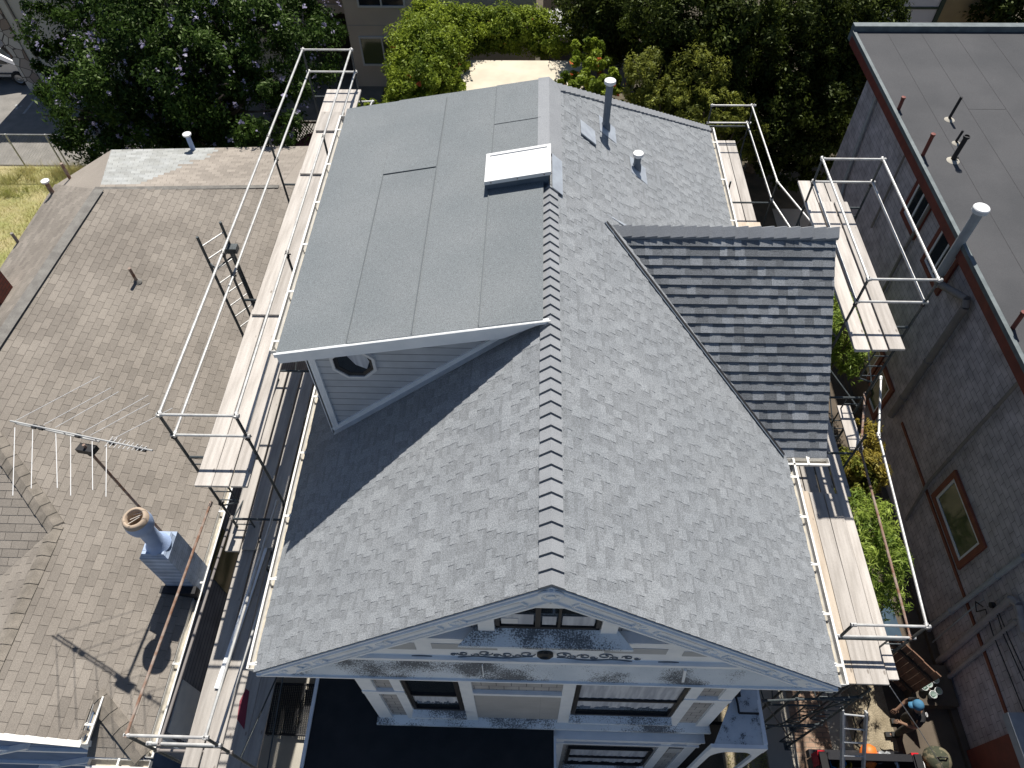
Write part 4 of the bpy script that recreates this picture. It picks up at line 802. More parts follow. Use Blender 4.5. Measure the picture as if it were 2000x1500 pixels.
# --- planks, each lifted off on its own
def wood(name, c1, c2):
    m_ = mat(name, c1, c2, .85, 2.2, 8, .25, 45, 0, .1, 60, stretch=(7,.7,3)); nt = m_.node_tree; N = nt.nodes; L = nt.links; bs = N['Principled BSDF']; src = bs.inputs['Base Color'].links[0].from_socket
    oi = N.new('ShaderNodeObjectInfo'); r = N.new('ShaderNodeMapRange'); r.inputs['To Min'].default_value = .82; r.inputs['To Max'].default_value = 1.12; L.new(oi.outputs['Random'], r.inputs[0])
    h = N.new('ShaderNodeMix'); h.data_type = 'RGBA'; h.blend_type = 'MULTIPLY'; h.inputs[0].default_value = 1; L.new(src, h.inputs[6]); L.new(r.outputs[0], h.inputs[7])
    k = N.new('ShaderNodeTexVoronoi'); k.inputs['Scale'].default_value = 4.2; k.inputs['Randomness'].default_value = 1; tc = N.new('ShaderNodeTexCoord'); mp = N.new('ShaderNodeMapping'); mp.inputs['Scale'].default_value = (1,.5,1); L.new(tc.outputs['Object'], mp.inputs[0]); L.new(mp.outputs[0], k.inputs['Vector'])
    r2 = N.new('ShaderNodeMapRange'); r2.inputs['From Min'].default_value = .05; r2.inputs['From Max'].default_value = .09; r2.inputs['To Min'].default_value = .6; r2.inputs['To Max'].default_value = 0; L.new(k.outputs['Distance'], r2.inputs[0])
    h2 = N.new('ShaderNodeMix'); h2.data_type = 'RGBA'; L.new(r2.outputs[0], h2.inputs[0]); L.new(h.outputs[2], h2.inputs[6]); h2.inputs[7].default_value = (.13,.1,.08,1); L.new(h2.outputs[2], bs.inputs['Base Color'])
    return m_
M['plank'] = wood('bleached_plank', (.4,.365,.33), (.53,.49,.45)); M['plank_g'] = wood('grey_weathered_plank', (.36,.33,.3), (.48,.445,.405)); M['plank_t'] = wood('tan_plank', (.44,.36,.28), (.55,.47,.38))
PK = [0]
def plank(x0, x1, y0, y1, z, label, mt='plank', th=.042, group='scaffold planks', tilt=0, dx=0):
    cx, cy = (x0+x1)/2, (y0+y1)/2; hx, hy = (x1-x0)/2, (y1-y0)/2; b = MB(); c = .005; ch = .008
    o = [(-hx+ch,-hy),(hx-ch,-hy),(hx,-hy+ch),(hx,hy-ch),(hx-ch,hy),(-hx+ch,hy),(-hx,hy-ch),(-hx,-hy+ch)]
    lo = [(x,y,0) for x,y in o]; m1 = [(x,y,th-c) for x,y in o]; tp = [(x*(1-c/hx),y*(1-c/hy),th) for x,y in o]; n = 8
    b.add(lo+m1+tp, [tuple(range(7,-1,-1)), tuple(range(16,24))]+[(i,(i+1)%n,n+(i+1)%n,n+i) for i in range(n)]+[(n+i,n+(i+1)%n,2*n+(i+1)%n,2*n+i) for i in range(n)])
    ob = b.build('plank', M[mt]); ob.location = (cx+dx, cy, z); ob.rotation_euler = (tilt, 0, random.Random(PK[0]).uniform(-.004,.004)); PK[0] += 1
    return tag(ob, label, 'plank', group)
W = .245
for k, nm in enumerate(('outer', 'middle', 'inner')):
    x = -4.74+k*(W+.013)
    plank(x, x+W, 4.9, 8.3, 8.0, f'bleached {nm} plank in the nearest bay of the high left scaffold deck')
    if k < 2: plank(-4.7+k*.265, -4.7+k*.265+W, 8.14, 12.1, 8.045, f'{nm} lapped plank of the high left deck, beside the upright ladder', 'plank', tilt=0)
    plank(-4.66+k*.258, -4.66+k*.258+W, 11.9, 14.95, 8.09, f'pale {nm} plank in the far bay of the left scaffold deck, nearest the apartment wall')
plank(-4.16, -3.92, 8.2, 11.95, 8.0, 'bleached inner plank tight against the dormer gutter')
plank(-4.6, -4.1, 13.3, 14.0, 8.135, 'short plank laid across the far end of the left deck', 'plank')
lb = ['sunlit knotty outer plank of the lower left deck','second plank of the lower left deck, half sunlit, under the white board']
for k, x in enumerate((-4.9,-4.63)): plank(x, x+W, 1.0+.1*k, 5.2+.06*k, 5.5-.004*k, lb[k], 'plank_g')
lb = ['shaded outer plank of the lowest left deck, with a dark red stain','shaded plank of the lowest left deck, its near end in sun','innermost shaded plank of the lowest left deck, above the cream concrete']
for k, px_ in enumerate((438,467,497)): x = at_z(px_,1390,3.5).x; plank(x, x+W+.02, 1.5+.05*k, 6.5, 3.5, lb[k], 'plank_g')
lb = ['dark outer plank below the front end of the upper left deck','dark second plank below the front end of the upper left deck','dark third plank below the front end of the upper left deck','shaded plank beneath the dormer corner post','shaded plank next to the roof edge under the dormer']
for k in range(5): plank(-5.14+k*.285, -5.14+k*.285+W, 5.0+.04*k, 8.9, 5.56, lb[k], 'plank_g')
b = MB(); b.prism([at_z(*p,3.546) for p in ((463,1405),(477,1425),(487,1350),(480,1345),(468,1370))], (0,0,.003)); tag(b.build('paint_stain', mat('red_paint_stain', (.2,.03,.05), None, .8)), 'dark red paint stain on a shaded plank of the lowest left deck', 'stain')
bd = root('trim_board', 'long white primed trim board lying slantwise on the lower left deck', 'board', (-4.6, 3.8, 5.56))
b = MB(); b.beam(at_z(527,1040,5.57), at_z(425,1345,5.57), .1, .025); b.build('board', M['board'], bd)
for k, nm in enumerate(('inner', 'middle', 'outer')):
    x = 5.2+k*.262
    plank(x+.02*k, x+.02*k+W, 7.58+.02*k, 11.3, 8.0, f'{nm} bleached plank on the high deck by the cross gable', 'plank')
    plank(5.23+k*.255, 5.23+k*.255+W-.01, 10.3, 12.0, 7.95, f'{nm} short plank lapped under the far end of the high right deck', 'plank')
for k, nm in enumerate(('inner', 'second', 'third')):
    x = 4.74+k*.252
    plank(x, x+W, 3.12, 6.4-.02*k, 5.5, f'sunlit {nm} plank on the front right deck beside the gutter', 'plank_t' if k == 0 else 'plank')
plank(5.5, 5.66, 3.2, 7.2, 5.48, 'narrow outer plank on the front right deck next to the bamboo', 'plank')
for k, nm in enumerate(('inner', 'second', 'third', 'outer')): plank(4.7+k*.27, 4.7+k*.27+W, 6.35, 9.6, 5.44, f'shaded {nm} plank of the low deck below the cross gable eave', 'plank_g')
plank(5.95, 6.2, 7.3, 8.3, 5.5, 'short bright plank sticking out beside the cross gable scaffold', 'plank')
for k, nm in enumerate(('inner', 'middle', 'outer')):
    x = 4.57+k*.262
    plank(x+.01, x+W+.01, 13.2, 16.95, 5.5, f'{nm} pale plank on the rear right deck by the dark trees', 'plank')
plank(4.6, 5.4, 13.2, 13.6, 5.55, 'short plank set across the near end of the rear right deck', 'plank_t')

# ================================================================== foliage
def foliage(name, blobs, n, size, mt, parent=None, seed=1, clump=.3, aspect=.45, nclump=60, out=.5, fill=.25, jitter=.35, updown=0.0):
    r = np.random.default_rng(seed); tot = sum(bl[2] if len(bl) > 2 else bl[1][0]*bl[1][1] for bl in blobs); P = []; O = []; T = []
    for bl in blobs:
        c, rad = np.array(bl[0], float), np.array(bl[1], float); wgt = bl[2] if len(bl) > 2 else rad[0]*rad[1]
        m = max(8, int(n*wgt/tot)); k = max(5, int(nclump*wgt/tot))
        d = r.normal(size=(k,3)); d /= np.linalg.norm(d, axis=1)[:,None]; rr = np.where(r.random(k) < fill, r.uniform(.35,.85,k), r.uniform(.8,1.12,k)); cc = d*rr[:,None]
        cs = r.uniform(.5,1.35,k)*clump; ct = r.uniform(0,1,k); idx = r.integers(0,k,m)
        g = r.normal(size=(m,3)); g /= np.linalg.norm(g, axis=1)[:,None]; g *= (r.random(m)**.5)[:,None]
        q = cc[idx]+g*cs[idx][:,None]; P.append(c+q*rad); O.append(q/np.maximum(np.linalg.norm(q,axis=1),1e-3)[:,None]); T.append(np.clip(ct[idx]*.6+r.random(m)*.4,0,1))
    P = np.vstack(P); O = np.vstack(O); T = np.concatenate(T); m = len(P)
    nrm = O*out+r.normal(size=(m,3))*jitter*1.3+np.array([0,0,.35]); nrm /= np.linalg.norm(nrm,axis=1)[:,None]
    t = r.normal(size=(m,3))+np.array([0,0,updown]); t -= nrm*np.sum(t*nrm,axis=1)[:,None]; t /= np.maximum(np.linalg.norm(t,axis=1),1e-6)[:,None]; s = np.cross(nrm,t)
    L_ = size*r.uniform(.6,1.4,m)[:,None]; Wd = L_*aspect
    A = P-t*L_*.5; B = P+s*Wd*.5+nrm*L_*.07; C = P+t*L_*.5-nrm*L_*.05; D = P-s*Wd*.5+nrm*L_*.07
    co = np.stack([A,B,C,D],axis=1).reshape(-1,3)
    off = WORG.get(parent.name, Vector()) if parent else Vector(); co = co-np.array(off)
    me = bpy.data.meshes.new(name); me.vertices.add(4*m); me.vertices.foreach_set('co', co.ravel().astype(np.float32))
    me.loops.add(4*m); me.loops.foreach_set('vertex_index', np.arange(4*m, dtype=np.int32)); me.polygons.add(m); me.polygons.foreach_set('loop_start', np.arange(0,4*m,4, dtype=np.int32))
    me.materials.append(mt); a = me.attributes.new('tint','FLOAT','FACE'); a.data.foreach_set('value', T.astype(np.float32)); me.update(calc_edges=True); me.validate()
    o = bpy.data.objects.new(name, me); COL.objects.link(o); o.parent = parent; WORG[o.name] = Vector(off); return o
def limb(b, p, q, r1, r2, rng, n=4):
    P = [lerp(p,q,i/n) for i in range(n+1)]
    for i in range(1, n): P[i] = P[i]+V(rng.uniform(-1,1),rng.uniform(-1,1),rng.uniform(-.4,.4))*(q-p).length*.05
    for i in range(n): b.tube(P[i], P[i+1], lerp(r1,r2,i/n), 8, lerp(r1,r2,(i+1)/n))
def tree(name, label, base, blobs, n, size, mt, seed, cat='tree', group=None, tr=.18, **kw):
    base = Vector(base); t = root(name, label, cat, base, group); rng = random.Random(seed); b = MB()
    top = base+V(0,0,max(.4, min(bl[0][2]-bl[1][2]*.5 for bl in blobs)-base.z)); limb(b, base-V(0,0,.05), top, tr, tr*.75, rng)
    for bl in blobs:
        c = Vector(bl[0]); limb(b, top, c, tr*.5, tr*.15, rng)
        for k in range(3): limb(b, lerp(top,c,.6), c+V(rng.uniform(-1,1)*bl[1][0],rng.uniform(-1,1)*bl[1][1],rng.uniform(0,1)*bl[1][2])*.75, tr*.22, tr*.06, rng, 3)
    b.build('trunk', M['bark'], t); foliage('crown', blobs, n, size, mt, t, seed, **kw); return t
def B(px, py, z, rx, ry=None, rz=None): c = at_z(px, py, z); return ((c.x,c.y,c.z),(rx,ry or rx,rz or rx))
# flowering tree behind the brown house
jb = [B(165,50,5.0,1.7,1.9,1.8),B(330,70,5.6,2.6,2.4,2.2),B(520,60,5.6,2.2,2.4,2.0),B(225,175,4.6,2.1,1.9,1.9),B(400,130,5.6,1.6,1.5,1.5),B(470,210,4.6,2.0,1.6,1.8),B(125,150,4.0,.9,1.2,1.2),B(230,260,3.2,2.0,1.2,1.6),B(380,260,3.6,1.8,1.2,1.6),B(480,260,3.2,1.1,1.0,1.4),B(145,235,3.0,.8,.9,1.4),B(300,-60,6,3.6,2.5,2.0),B(540,-40,6,2.0,2.0,1.8),B(330,180,4.4,2,1.6,1.8)]
JT = tree('jacaranda_tree', 'big dark tree dotted with lilac blossom behind the brown house', (-12.2,22.6,0), jb, 170000, .135, M['l_jac'], 61, nclump=900, clump=.22, tr=.28, fill=.3, aspect=.4)
foliage('blossom', jb, 4500, .1, M['l_flower'], JT, 62, clump=.06, nclump=800, fill=0.02, aspect=.75)
# dark trees behind the right part of the house
def rt(lbl, base, bl, n, seed, mt='l_dark', size=.15, **kw): return tree('leafy_tree', lbl, base, bl, n, size, M[mt], seed, group='trees behind the grey house', **kw)
rt('tall dark tree whose olive tips rise at the right end of the vine hedge', (2.6,27,0), [B(1170,15,4.4,1.4,1.6,1.4),B(1185,60,3.8,1.2,1.2,1.2),B(1240,-20,4.8,1.7,1.6,1.3),B(1250,45,4.1,1.2,1.2,1.3)], 44200, 63, nclump=330, clump=.27, aspect=.35)
rt('tall dark tree standing between two other dark trees above the back of the roof', (5.4,25.5,0), [B(1330,20,5.6,1.6,1.6,1.6),B(1360,110,4.6,1.5,1.3,1.6),B(1300,150,4.0,1.2,1.2,1.4),B(1440,60,5.2,1.4,1.4,1.5),B(1430,150,3.6,1.3,1.2,1.4)], 57800, 64, nclump=420, clump=.27, aspect=.35)
rt('dark tree with yellow green shoots nearest the flat roof corner', (9.6,27.5,0), [B(1560,20,5.2,1.6,1.6,1.6),B(1650,40,4.8,1.4,1.4,1.5),B(1700,30,4.8,1.0,1.3,1.4),B(1540,120,3.8,1.6,1.4,1.5),B(1640,130,3.4,1.3,1.2,1.3)], 57800, 65, nclump=420, clump=.27, aspect=.35)
rt('low dark tree filling the shade between the rear scaffold and the flat roofed building', (8.2,23.2,0), [B(1500,220,2.9,1.6,1.3,1.3),B(1600,220,2.6,1.4,1.3,1.2),B(1560,300,1.6,1.5,1.1,.9),B(1620,170,3,1.1,1.1,1.1)], 40800, 66, nclump=260, clump=.26)
rt('olive green feathery bush tree right behind the tall vent pipe', (3.9,20.6,0), [B(1270,170,4.4,.85,.8,1.2),B(1290,230,3.8,.9,.8,1.0),B(1360,170,4.4,.9,.8,1.1)], 26000, 67, 'l_olive', .12, nclump=320, clump=.24, aspect=.28, updown=.6)
rt('olive green feathery bush tree beside the rear scaffold rail', (5.2,19.6,0), [B(1380,225,4.0,.95,.8,.9),B(1340,250,3.6,.7,.7,.8),B(1425,230,3.4,.7,.7,.9),B(1450,270,2.8,.7,.6,.8)], 28000, 68, 'l_olive', .12, nclump=320, clump=.24, aspect=.28, updown=.6)
# ---- vine hedge round a cream flat roof
SH = root('garden_shed', 'cream flat-topped shed ringed by the flowering vine behind the grey house', 'shed', (-.7,23.3,0))
b = MB(); b.box(-2.9,1.7,20.6,25.6,2.9,3.0); b.build('roof', M['beigewall'], SH)
b = MB(); b.box(-2.85,1.65,20.7,25.5,0,2.9); b.build('wall', M['beigewall'], SH)
def vb(px, py, z, r, ry=None, rz=None): return B(px, py, z, r, ry, rz)
vblobs = [(c_,(r_[0]*1.25,r_[1]*1.25,r_[2]*1.2)) for c_,r_ in [vb(850,60,3.9,.9,1.1,.8),vb(830,110,3.7,1.0,1.1,.9),vb(820,160,3.5,.85,.9,.9),vb(800,190,3.4,.6,.6,.6),vb(870,165,3.1,.45,.6,.5),vb(900,66,3.5,.8,.7,.6),vb(970,60,3.4,.9,.6,.6),vb(1040,64,3.3,.9,.6,.6),vb(1090,68,3.3,.8,.6,.6),vb(880,110,3.4,.5,.7,.5),vb(940,55,3.4,.9,.6,.6),vb(1000,58,3.4,.9,.6,.6),vb(790,215,3.0,.5,.5,.5)]]
VH = root('vine_hedge', 'bright green arched mass of flowering vine behind the grey roof', 'vine', (-3.2,24,0)); foliage('vine_leaves', vblobs, 90000, .12, M['l_vine'], VH, 71, clump=.3, nclump=800, fill=.1, aspect=.42)
foliage('blossom', vblobs, 300, .12, M['l_red'], VH, 72, clump=.06, nclump=45, fill=0, aspect=.7)
vb2 = [vb(1150,160,4.0,.85,.7,.7),vb(1110,180,3.8,.7,.5,.5),vb(1195,175,3.8,.7,.5,.6),vb(1140,115,4.0,.7,.7,.7),vb(1210,200,3.6,.6,.5,.5)]
V2 = root('vine_bush', 'green flowering vine to the left of the tall vent pipe', 'vine', (1.9,23,0)); foliage('vine_leaves', vb2, 20000, .12, M['l_vine'], V2, 73, clump=.22, nclump=110, aspect=.5); foliage('blossom', vb2, 90, .13, M['l_red'], V2, 74, clump=.06, nclump=14, fill=0, aspect=.7)
vb3 = [vb(715,212,3.3,.35,.3,.25),vb(745,205,3.3,.4,.3,.25)]
V3 = root('low_vine', 'small patch of vine leaves by the back left corner of the grey roof', 'vine', (-5.6,22,0)); foliage('vine_leaves', vb3, 1600, .12, M['l_vine'], V3, 75, nclump=20)
b = MB(); b.path([V(-5.6,22,0),V(-5.5,21.8,2.9)], .03, 6); b.build('stem', M['bark'], V3)
for o_, x, y in ((VH,-4.2,23.2),(V2,1.9,22.6)): b = MB(); b.path([V(x,y,0),V(x+.1,y+.1,1.5),V(x,y,3.2)], .06, 7); b.build('stem', M['bark'], o_)
# white parasol beyond the vine
PC = at_z(1086,22,2.6); PS = root('parasol', 'white parasol peeping over the vine hedge', 'parasol', (PC.x,PC.y,0)); b = MB(); b.lathe((PC.x,PC.y,2.1), [(1.25,0),(.6,.3),(0,.62)], 8); b.build('canopy', M['vinyl'], PS); b = MB(); b.tube((PC.x,PC.y,0),(PC.x,PC.y,2.6),.03,8); b.build('pole', M['metal'], PS)

# ---- apartment building at the back
AP = root('apartment_building', 'beige stucco apartment block with white framed sliding windows at the top', 'building', (-8, 32, 0))
ay = 28.9
b = MB(); b.box(-7.62,0.0,ay,44,0,5.65); b.build('wall', M['stucco'], AP)
b = MB(); b.box(-20.8,-7.62,ay+1.2,44,2.9,5.65); b.build('upper_wall', M['panel'], AP)
b = MB(); b.box(-22.0,-7.62,ay+1.15,ay+1.35,2.55,2.9); b.build('beam', M['stucco'], AP)
b = MB(); b.box(-22,-7.62,43,44,0,2.9); b.build('carport_back_wall', M['dark'], AP)
b = MB(); b.box(-7.62,0,ay-.012,ay,2.62,2.66); b.build('stucco_line', M['stucco_g'], AP)
def apw(x0, x1, z0, z1, y=ay):
    b = MB(); b.box(x0,x1,y-.02,y-.005,z0,z1); w_ = b.build('window', M['glass_g'] if z0 < 3 else M['glass'], AP)
    b = MB(); f = .07
    for a_ in ((x0-f,x0,z0-f,z1+f),(x1,x1+f,z0-f,z1+f),(x0,x1,z0-f,z0),(x0,x1,z1,z1+f),((x0+x1)/2-.03,(x0+x1)/2+.03,z0,z1)): b.box(a_[0],a_[1],y-.07,y,a_[2],a_[3])
    b.build('window_frame', M['vinyl'], w_)
p_ = at_y(713,124,ay); q_ = at_y(785,88,ay); apw(p_.x, p_.x+1.75, p_.z, p_.z+1.1)
p_ = at_y(702,10,ay); apw(p_.x, p_.x+1.75, p_.z, p_.z+1.1)
b = MB(); p_ = at_y(1033,30,30); b.box(.3,4.5,32.5,32.6,0,6); b.build('fence_panel', M['panel'], AP)
# stone faced corner and grey wall at far left
GW = root('grey_building', 'grey stucco building with a stone-faced corner at the top left', 'building', (-20, 31, 0))
M['stone'] = None
def stonemat():
    m_ = mat('flagstone_veneer', (.3,.28,.25), (.4,.36,.31), .85, 2, 4, .2, 40); nt = m_.node_tree; N = nt.nodes; L = nt.links; bs = N['Principled BSDF']
    tc = N.new('ShaderNodeTexCoord'); v = N.new('ShaderNodeTexVoronoi'); v.feature = 'F1'; v.inputs['Scale'].default_value = 2.6; L.new(tc.outputs['Object'], v.inputs['Vector'])
    e = N.new('ShaderNodeTexVoronoi'); e.feature = 'DISTANCE_TO_EDGE'; e.inputs['Scale'].default_value = 2.6; L.new(tc.outputs['Object'], e.inputs['Vector'])
    cr = N.new('ShaderNodeValToRGB'); L.new(v.outputs['Color'], cr.inputs[0]); cr.color_ramp.elements[0].color = (.16,.1,.075,1); cr.color_ramp.elements[1].color = (.46,.44,.42,1); cr.color_ramp.elements[0].position = .15; cr.color_ramp.elements[1].position = .6
    r = N.new('ShaderNodeMapRange'); r.inputs['From Min'].default_value = .02; r.inputs['From Max'].default_value = .05; L.new(e.outputs['Distance'], r.inputs[0])
    mx = N.new('ShaderNodeMix'); mx.data_type = 'RGBA'; L.new(r.outputs[0], mx.inputs[0]); mx.inputs[6].default_value = (.06,.05,.05,1); L.new(cr.outputs[0], mx.inputs[7]); L.new(mx.outputs[2], bs.inputs['Base Color']); return m_
M['stone'] = stonemat()
b = MB(); b.box(-21.1,-9.6,ay-.5,ay+1.1,0,5.6); b.build('wall', M['stucco_g'], GW)
b = MB(); b.box(-21.8,-21.1,ay-.55,ay+.0,0,5.62); b.build('stone_corner', M['stone'], GW)
b = MB(); b.box(-20.75,-20.68,ay-.58,ay-.5,.3,5.6); b.build('downpipe', M['bpipe'], GW)
b = MB(); b.box(-34,-21.95,31.5,40,0,4.5); wb = b.build('white_wall', M['beigewall'], None); tag(wb, 'sunlit cream wall behind the silver car', 'wall')
# ---- silver car
def wheel(b_root, x, y, z, r, wd, ax=(0,1,0)):
    b = MB(); b.lathe((x,y-wd/2,z), [(r*.6,0),(r*.95,0),(r,.03),(r,wd-.03),(r*.95,wd),(r*.6,wd)], 24, ax); w_ = b.build('wheel', M['tyre'], b_root, True)
    b = MB(); b.lathe((x,y-wd/2-.003,z), [(0,.03),(r*.2,.01),(r*.55,.02),(r*.62,.0)], 20, ax); b.build('rim', M['chrome'], w_)
    return w_
def car(x0, y, label, paint):
    """sedan along x, rear end at x0, left side at -y"""
    c = root('parked_car', label, 'car', (x0-2.2, y+.85, 0)); L_ = 4.4; Wc = 1.7; s = [(0,.35),(0,.8),(.25,.95),(.75,.98),(1.35,1.38),(2.3,1.42),(2.95,1.05),(4.0,.88),(4.38,.7),(4.4,.35)]
    b = MB(); ys = [(0,1,.0),(.06,1,.0)]
    prof = [V(x0-u, 0, z) for u, z in s]; sec = [(y+.05,.97),(y,1.0),(y+.04,1.0)]
    lowr = [(u,z) for u,z in s]; 
    def loop(yy, k, kz): return [V(x0-(u-2.2)*k-2.2, yy, z if z < .8 else .8+(z-.8)*kz) for u,z in s]
    loops = [loop(y+.03,.97,.55), loop(y+.0,1,.75), loop(y+.14,1,.98), loop(y+.35,1,1.0), loop(y+Wc-.35,1,1.0), loop(y+Wc-.14,1,.98), loop(y+Wc,1,.75), loop(y+Wc-.03,.97,.55)]
    n = len(s)
    for A, Bq in zip(loops[:-1], loops[1:]):
        for i in range(n): b.face([A[i],A[(i+1)%n],Bq[(i+1)%n],Bq[i]])
    b.face(loops[0]); b.face(loops[-1]); b.build('body', paint, c, True)
    b = MB()
    for (u0,z0,u1,z1,u2,z2,u3,z3) in ((.95,.95,1.5,.96,1.55,1.27,1.35,1.25),(1.58,.96,2.7,.96,2.35,1.27,1.62,1.28)): b.face([V(x0-u0,y-.012,z0),V(x0-u1,y-.012,z1),V(x0-u2,y+.03,z2),V(x0-u3,y+.03,z3)])
    b.face([V(x0-.78,y+.2,1.0),V(x0-.78,y+Wc-.2,1.0),V(x0-1.3,y+Wc-.25,1.37),V(x0-1.3,y+.25,1.37)]); b.build('window', M['glass'], c)
    b = MB(); b.box(x0-4.2,x0-.1,y-.02,y-.005,.5,.54); b.box(x0-1.45,x0-1.3,y-.03,y-.005,.84,.88); b.build('side_moulding', M['black'], c)
    for u in (.85, 3.5):
        for yy in (y+.06, y+Wc-.06): wheel(c, x0-u, yy, .31, .31, .2)
    b = MB(); b.box(x0-.05,x0+.015,y+.1,y+.4,.62,.8); b.box(x0-.05,x0+.015,y+Wc-.4,y+Wc-.1,.62,.8); b.build('tail_light', M['tail'], c); return c
car(-21.5, 28.85, 'silver sedan parked beyond the chain link fence, half hidden by the stone corner', M['silver'])
# ---- chain link fence, grass yard
FN = root('chain_link_fence', 'sagging chain link fence between the dry lawn and the asphalt lot', 'fence', (-17.5, 23, 0))
b = MB(); fx_ = [-24,-21.2,-19.6,-18.1,-17.9,-16.4,-14.6]
for x in fx_: b = MB(); b.tube((x,23,0),(x,23,1.5),.03,8); b.build('post', M['galv'], FN)
b = MB()
for xa_, xb_ in zip(fx_[:-1], fx_[1:]): b.tube((xa_,23,1.48),(xb_,23,1.48),.02,6)
b.build('top_rail', M['galv'], FN); b = MB(); k = .12
for i in range(int(9.4/k)+14):
    x = -24+i*k-1.5
    for sg in (1,-1):
        x_a, x_b = (x, x+1.5) if sg > 0 else (x+1.5, x); b.add([(x_a-.002,23,.02),(x_a+.002,23,.02),(x_b+.002,23,1.46),(x_b-.002,23,1.46)], [(0,1,2,3)])
b.build('mesh', M['galv'], FN)
def grass_patch(name, x0, x1, y0, y1, n, h, mt, seed, zf=0):
    r = np.random.default_rng(seed); c = r.random((n//40,2)); idx = r.integers(0,len(c),n); P = c[idx]+r.normal(size=(n,2))*.035; P = np.clip(P,0,1)
    x = x0+(x1-x0)*P[:,0]; y = y0+(y1-y0)*P[:,1]; hh = h*r.uniform(.4,1.3,n)*(.5+c[idx][:,0]*.9); a = r.uniform(0,6.28,n); l = r.normal(size=(n,2))*.35*hh[:,None]
    A = np.stack([x-.008*np.cos(a),y-.008*np.sin(a),x*0+zf],1); Bq = np.stack([x+.008*np.cos(a),y+.008*np.sin(a),x*0+zf],1); C = np.stack([x+l[:,0],y+l[:,1],hh+zf],1)
    co = np.stack([A,Bq,C],1).reshape(-1,3); me = bpy.data.meshes.new(name); me.vertices.add(3*n); me.vertices.foreach_set('co', co.ravel().astype(np.float32)); me.loops.add(3*n); me.loops.foreach_set('vertex_index', np.arange(3*n,dtype=np.int32)); me.polygons.add(n); me.polygons.foreach_set('loop_start', np.arange(0,3*n,3,dtype=np.int32)); me.materials.append(mt)
    t = me.attributes.new('tint','FLOAT','FACE'); t.data.foreach_set('value', np.clip(c[idx][:,1]*.7+r.random(n)*.3,0,1).astype(np.float32)); me.update(calc_edges=True); me.validate(); o = bpy.data.objects.new(name, me); COL.objects.link(o); o['kind'] = 'stuff'; return o
M['l_lawn'] = leafmat('lawn_blade', (.26,.3,.06), (.66,.58,.3), .4)
g = grass_patch('dry_grass', -24,-13.6,8,22.9,60000,.13,M['l_lawn'],81); tag(g, 'patchy yellow green dry lawn left of the brown house', 'grass')
g = grass_patch('tall_weeds', -20.5,-14.5,21.2,23,3500,.5,M['l_lawn'],82); tag(g, 'tall straw weeds along the chain link fence', 'weeds')
g = grass_patch('side_weeds', 4.3,5.1,1,6,4000,.1,M['l_lawn'],83); tag(g, 'thin dry weeds along the front right corner of the house', 'weeds')
# lattice and tarp
b = MB(); lx0, lx1 = at_z(505,240,1.6).x, at_z(602,240,1.6).x; ly = at_z(550,240,1.6).y
for i in range(26):
    for sg in (1,-1): x = lerp(lx0-1,lx1,i/26); b.beam((x+(0 if sg>0 else 1.0),ly+.01*sg,.1),(x+(1.0 if sg>0 else 0),ly+.01*sg,1.6),.03,.01,(0,1,0))
b.box(lx0-1,lx1+.4,ly-.03,ly+.03,1.6,1.66); tag(b.build('lattice_fence', M['fence']), 'dark diamond lattice fence in the shade under the lilac tree', 'fence')
b = MB(); p_ = at_z(600,262,1.0); q_ = at_z(562,292,.5); b.prism([p_, q_, q_+V(.9,-.1,0), p_+V(.5,0,.1)], (0,0,-.04)); b.prism([p_, p_+V(.5,0,.1), p_+V(.5,.5,-.9), p_+V(0,.5,-.95)], (0,.03,0)); tag(b.build('tarp', M['pink']), 'magenta tarp beside the far end of the left scaffold', 'tarp')

# ---- far right: yellow building, brown fence
YB_ = root('yellow_building', 'yellow walled building with white panes at the top right beyond the flat roof', 'building', (16, 31, 0))
p0_ = at_y(1752,50,30.5); p1_ = at_y(1822,50,30.5); p2_ = at_y(1895,30,30.5)
b = MB(); b.box(p1_.x,p1_.x+2.6,30.5,36,0,6); b.build('wall', M['yellow'], YB_); b = MB(); b.box(p1_.x-3.6,p1_.x,30.5,36,0,6); b.build('window_wall', M['vinyl'], YB_)
b = MB()
for t in (-3.6,-1.75,-.12): b.box(p1_.x+t,p1_.x+t+.16,30.4,30.5,0,6)
for z in (1.2,2.6,4.0): b.box(p1_.x-3.6,p1_.x,30.44,30.5,z,z+.08)
b.build('green_trim', M['greentrim'], YB_); b = MB(); b.box(p1_.x-3.4,p1_.x-.2,30.46,30.49,.3,1.1); b.build('window', M['glass'], YB_)
fa, fb_ = at_z(1880,5,1.8), at_z(1985,52,1.8); fc = at_z(1878,20,1.8); BF = root('brown_fence', 'tall dark brown board fence with a pale cap rail at the top right corner', 'fence', (19,31,0))
b = MB(); d_ = (fb_-fa).normalized(); A_ = fa-d_*6; B_ = fb_+d_*3
b.prism([V(A_.x,A_.y,0),V(B_.x,B_.y,0),V(B_.x,B_.y,1.75),V(A_.x,A_.y,1.75)], V(-d_.y,d_.x,0)*.05); b.build('boards', M['fence'], BF); b = MB(); b.beam(A_,B_,.14,.06); b.build('cap_rail', M['gate'], BF)
b = MB(); b.box(fc.x-1.2,fc.x,fc.y+.5,fc.y+.56,0,1.7); b.build('side_panel', M['fence'], BF)
tree('leafy_tree', 'dark tree behind the brown fence in the top right corner', (21.5,35,0), [B(1960,5,3,1.6,1.6,1.4),B(2010,20,3,1.6,1.6,1.4)], 9000, .2, M['l_dark'], 91, group='trees behind the grey house', nclump=90)

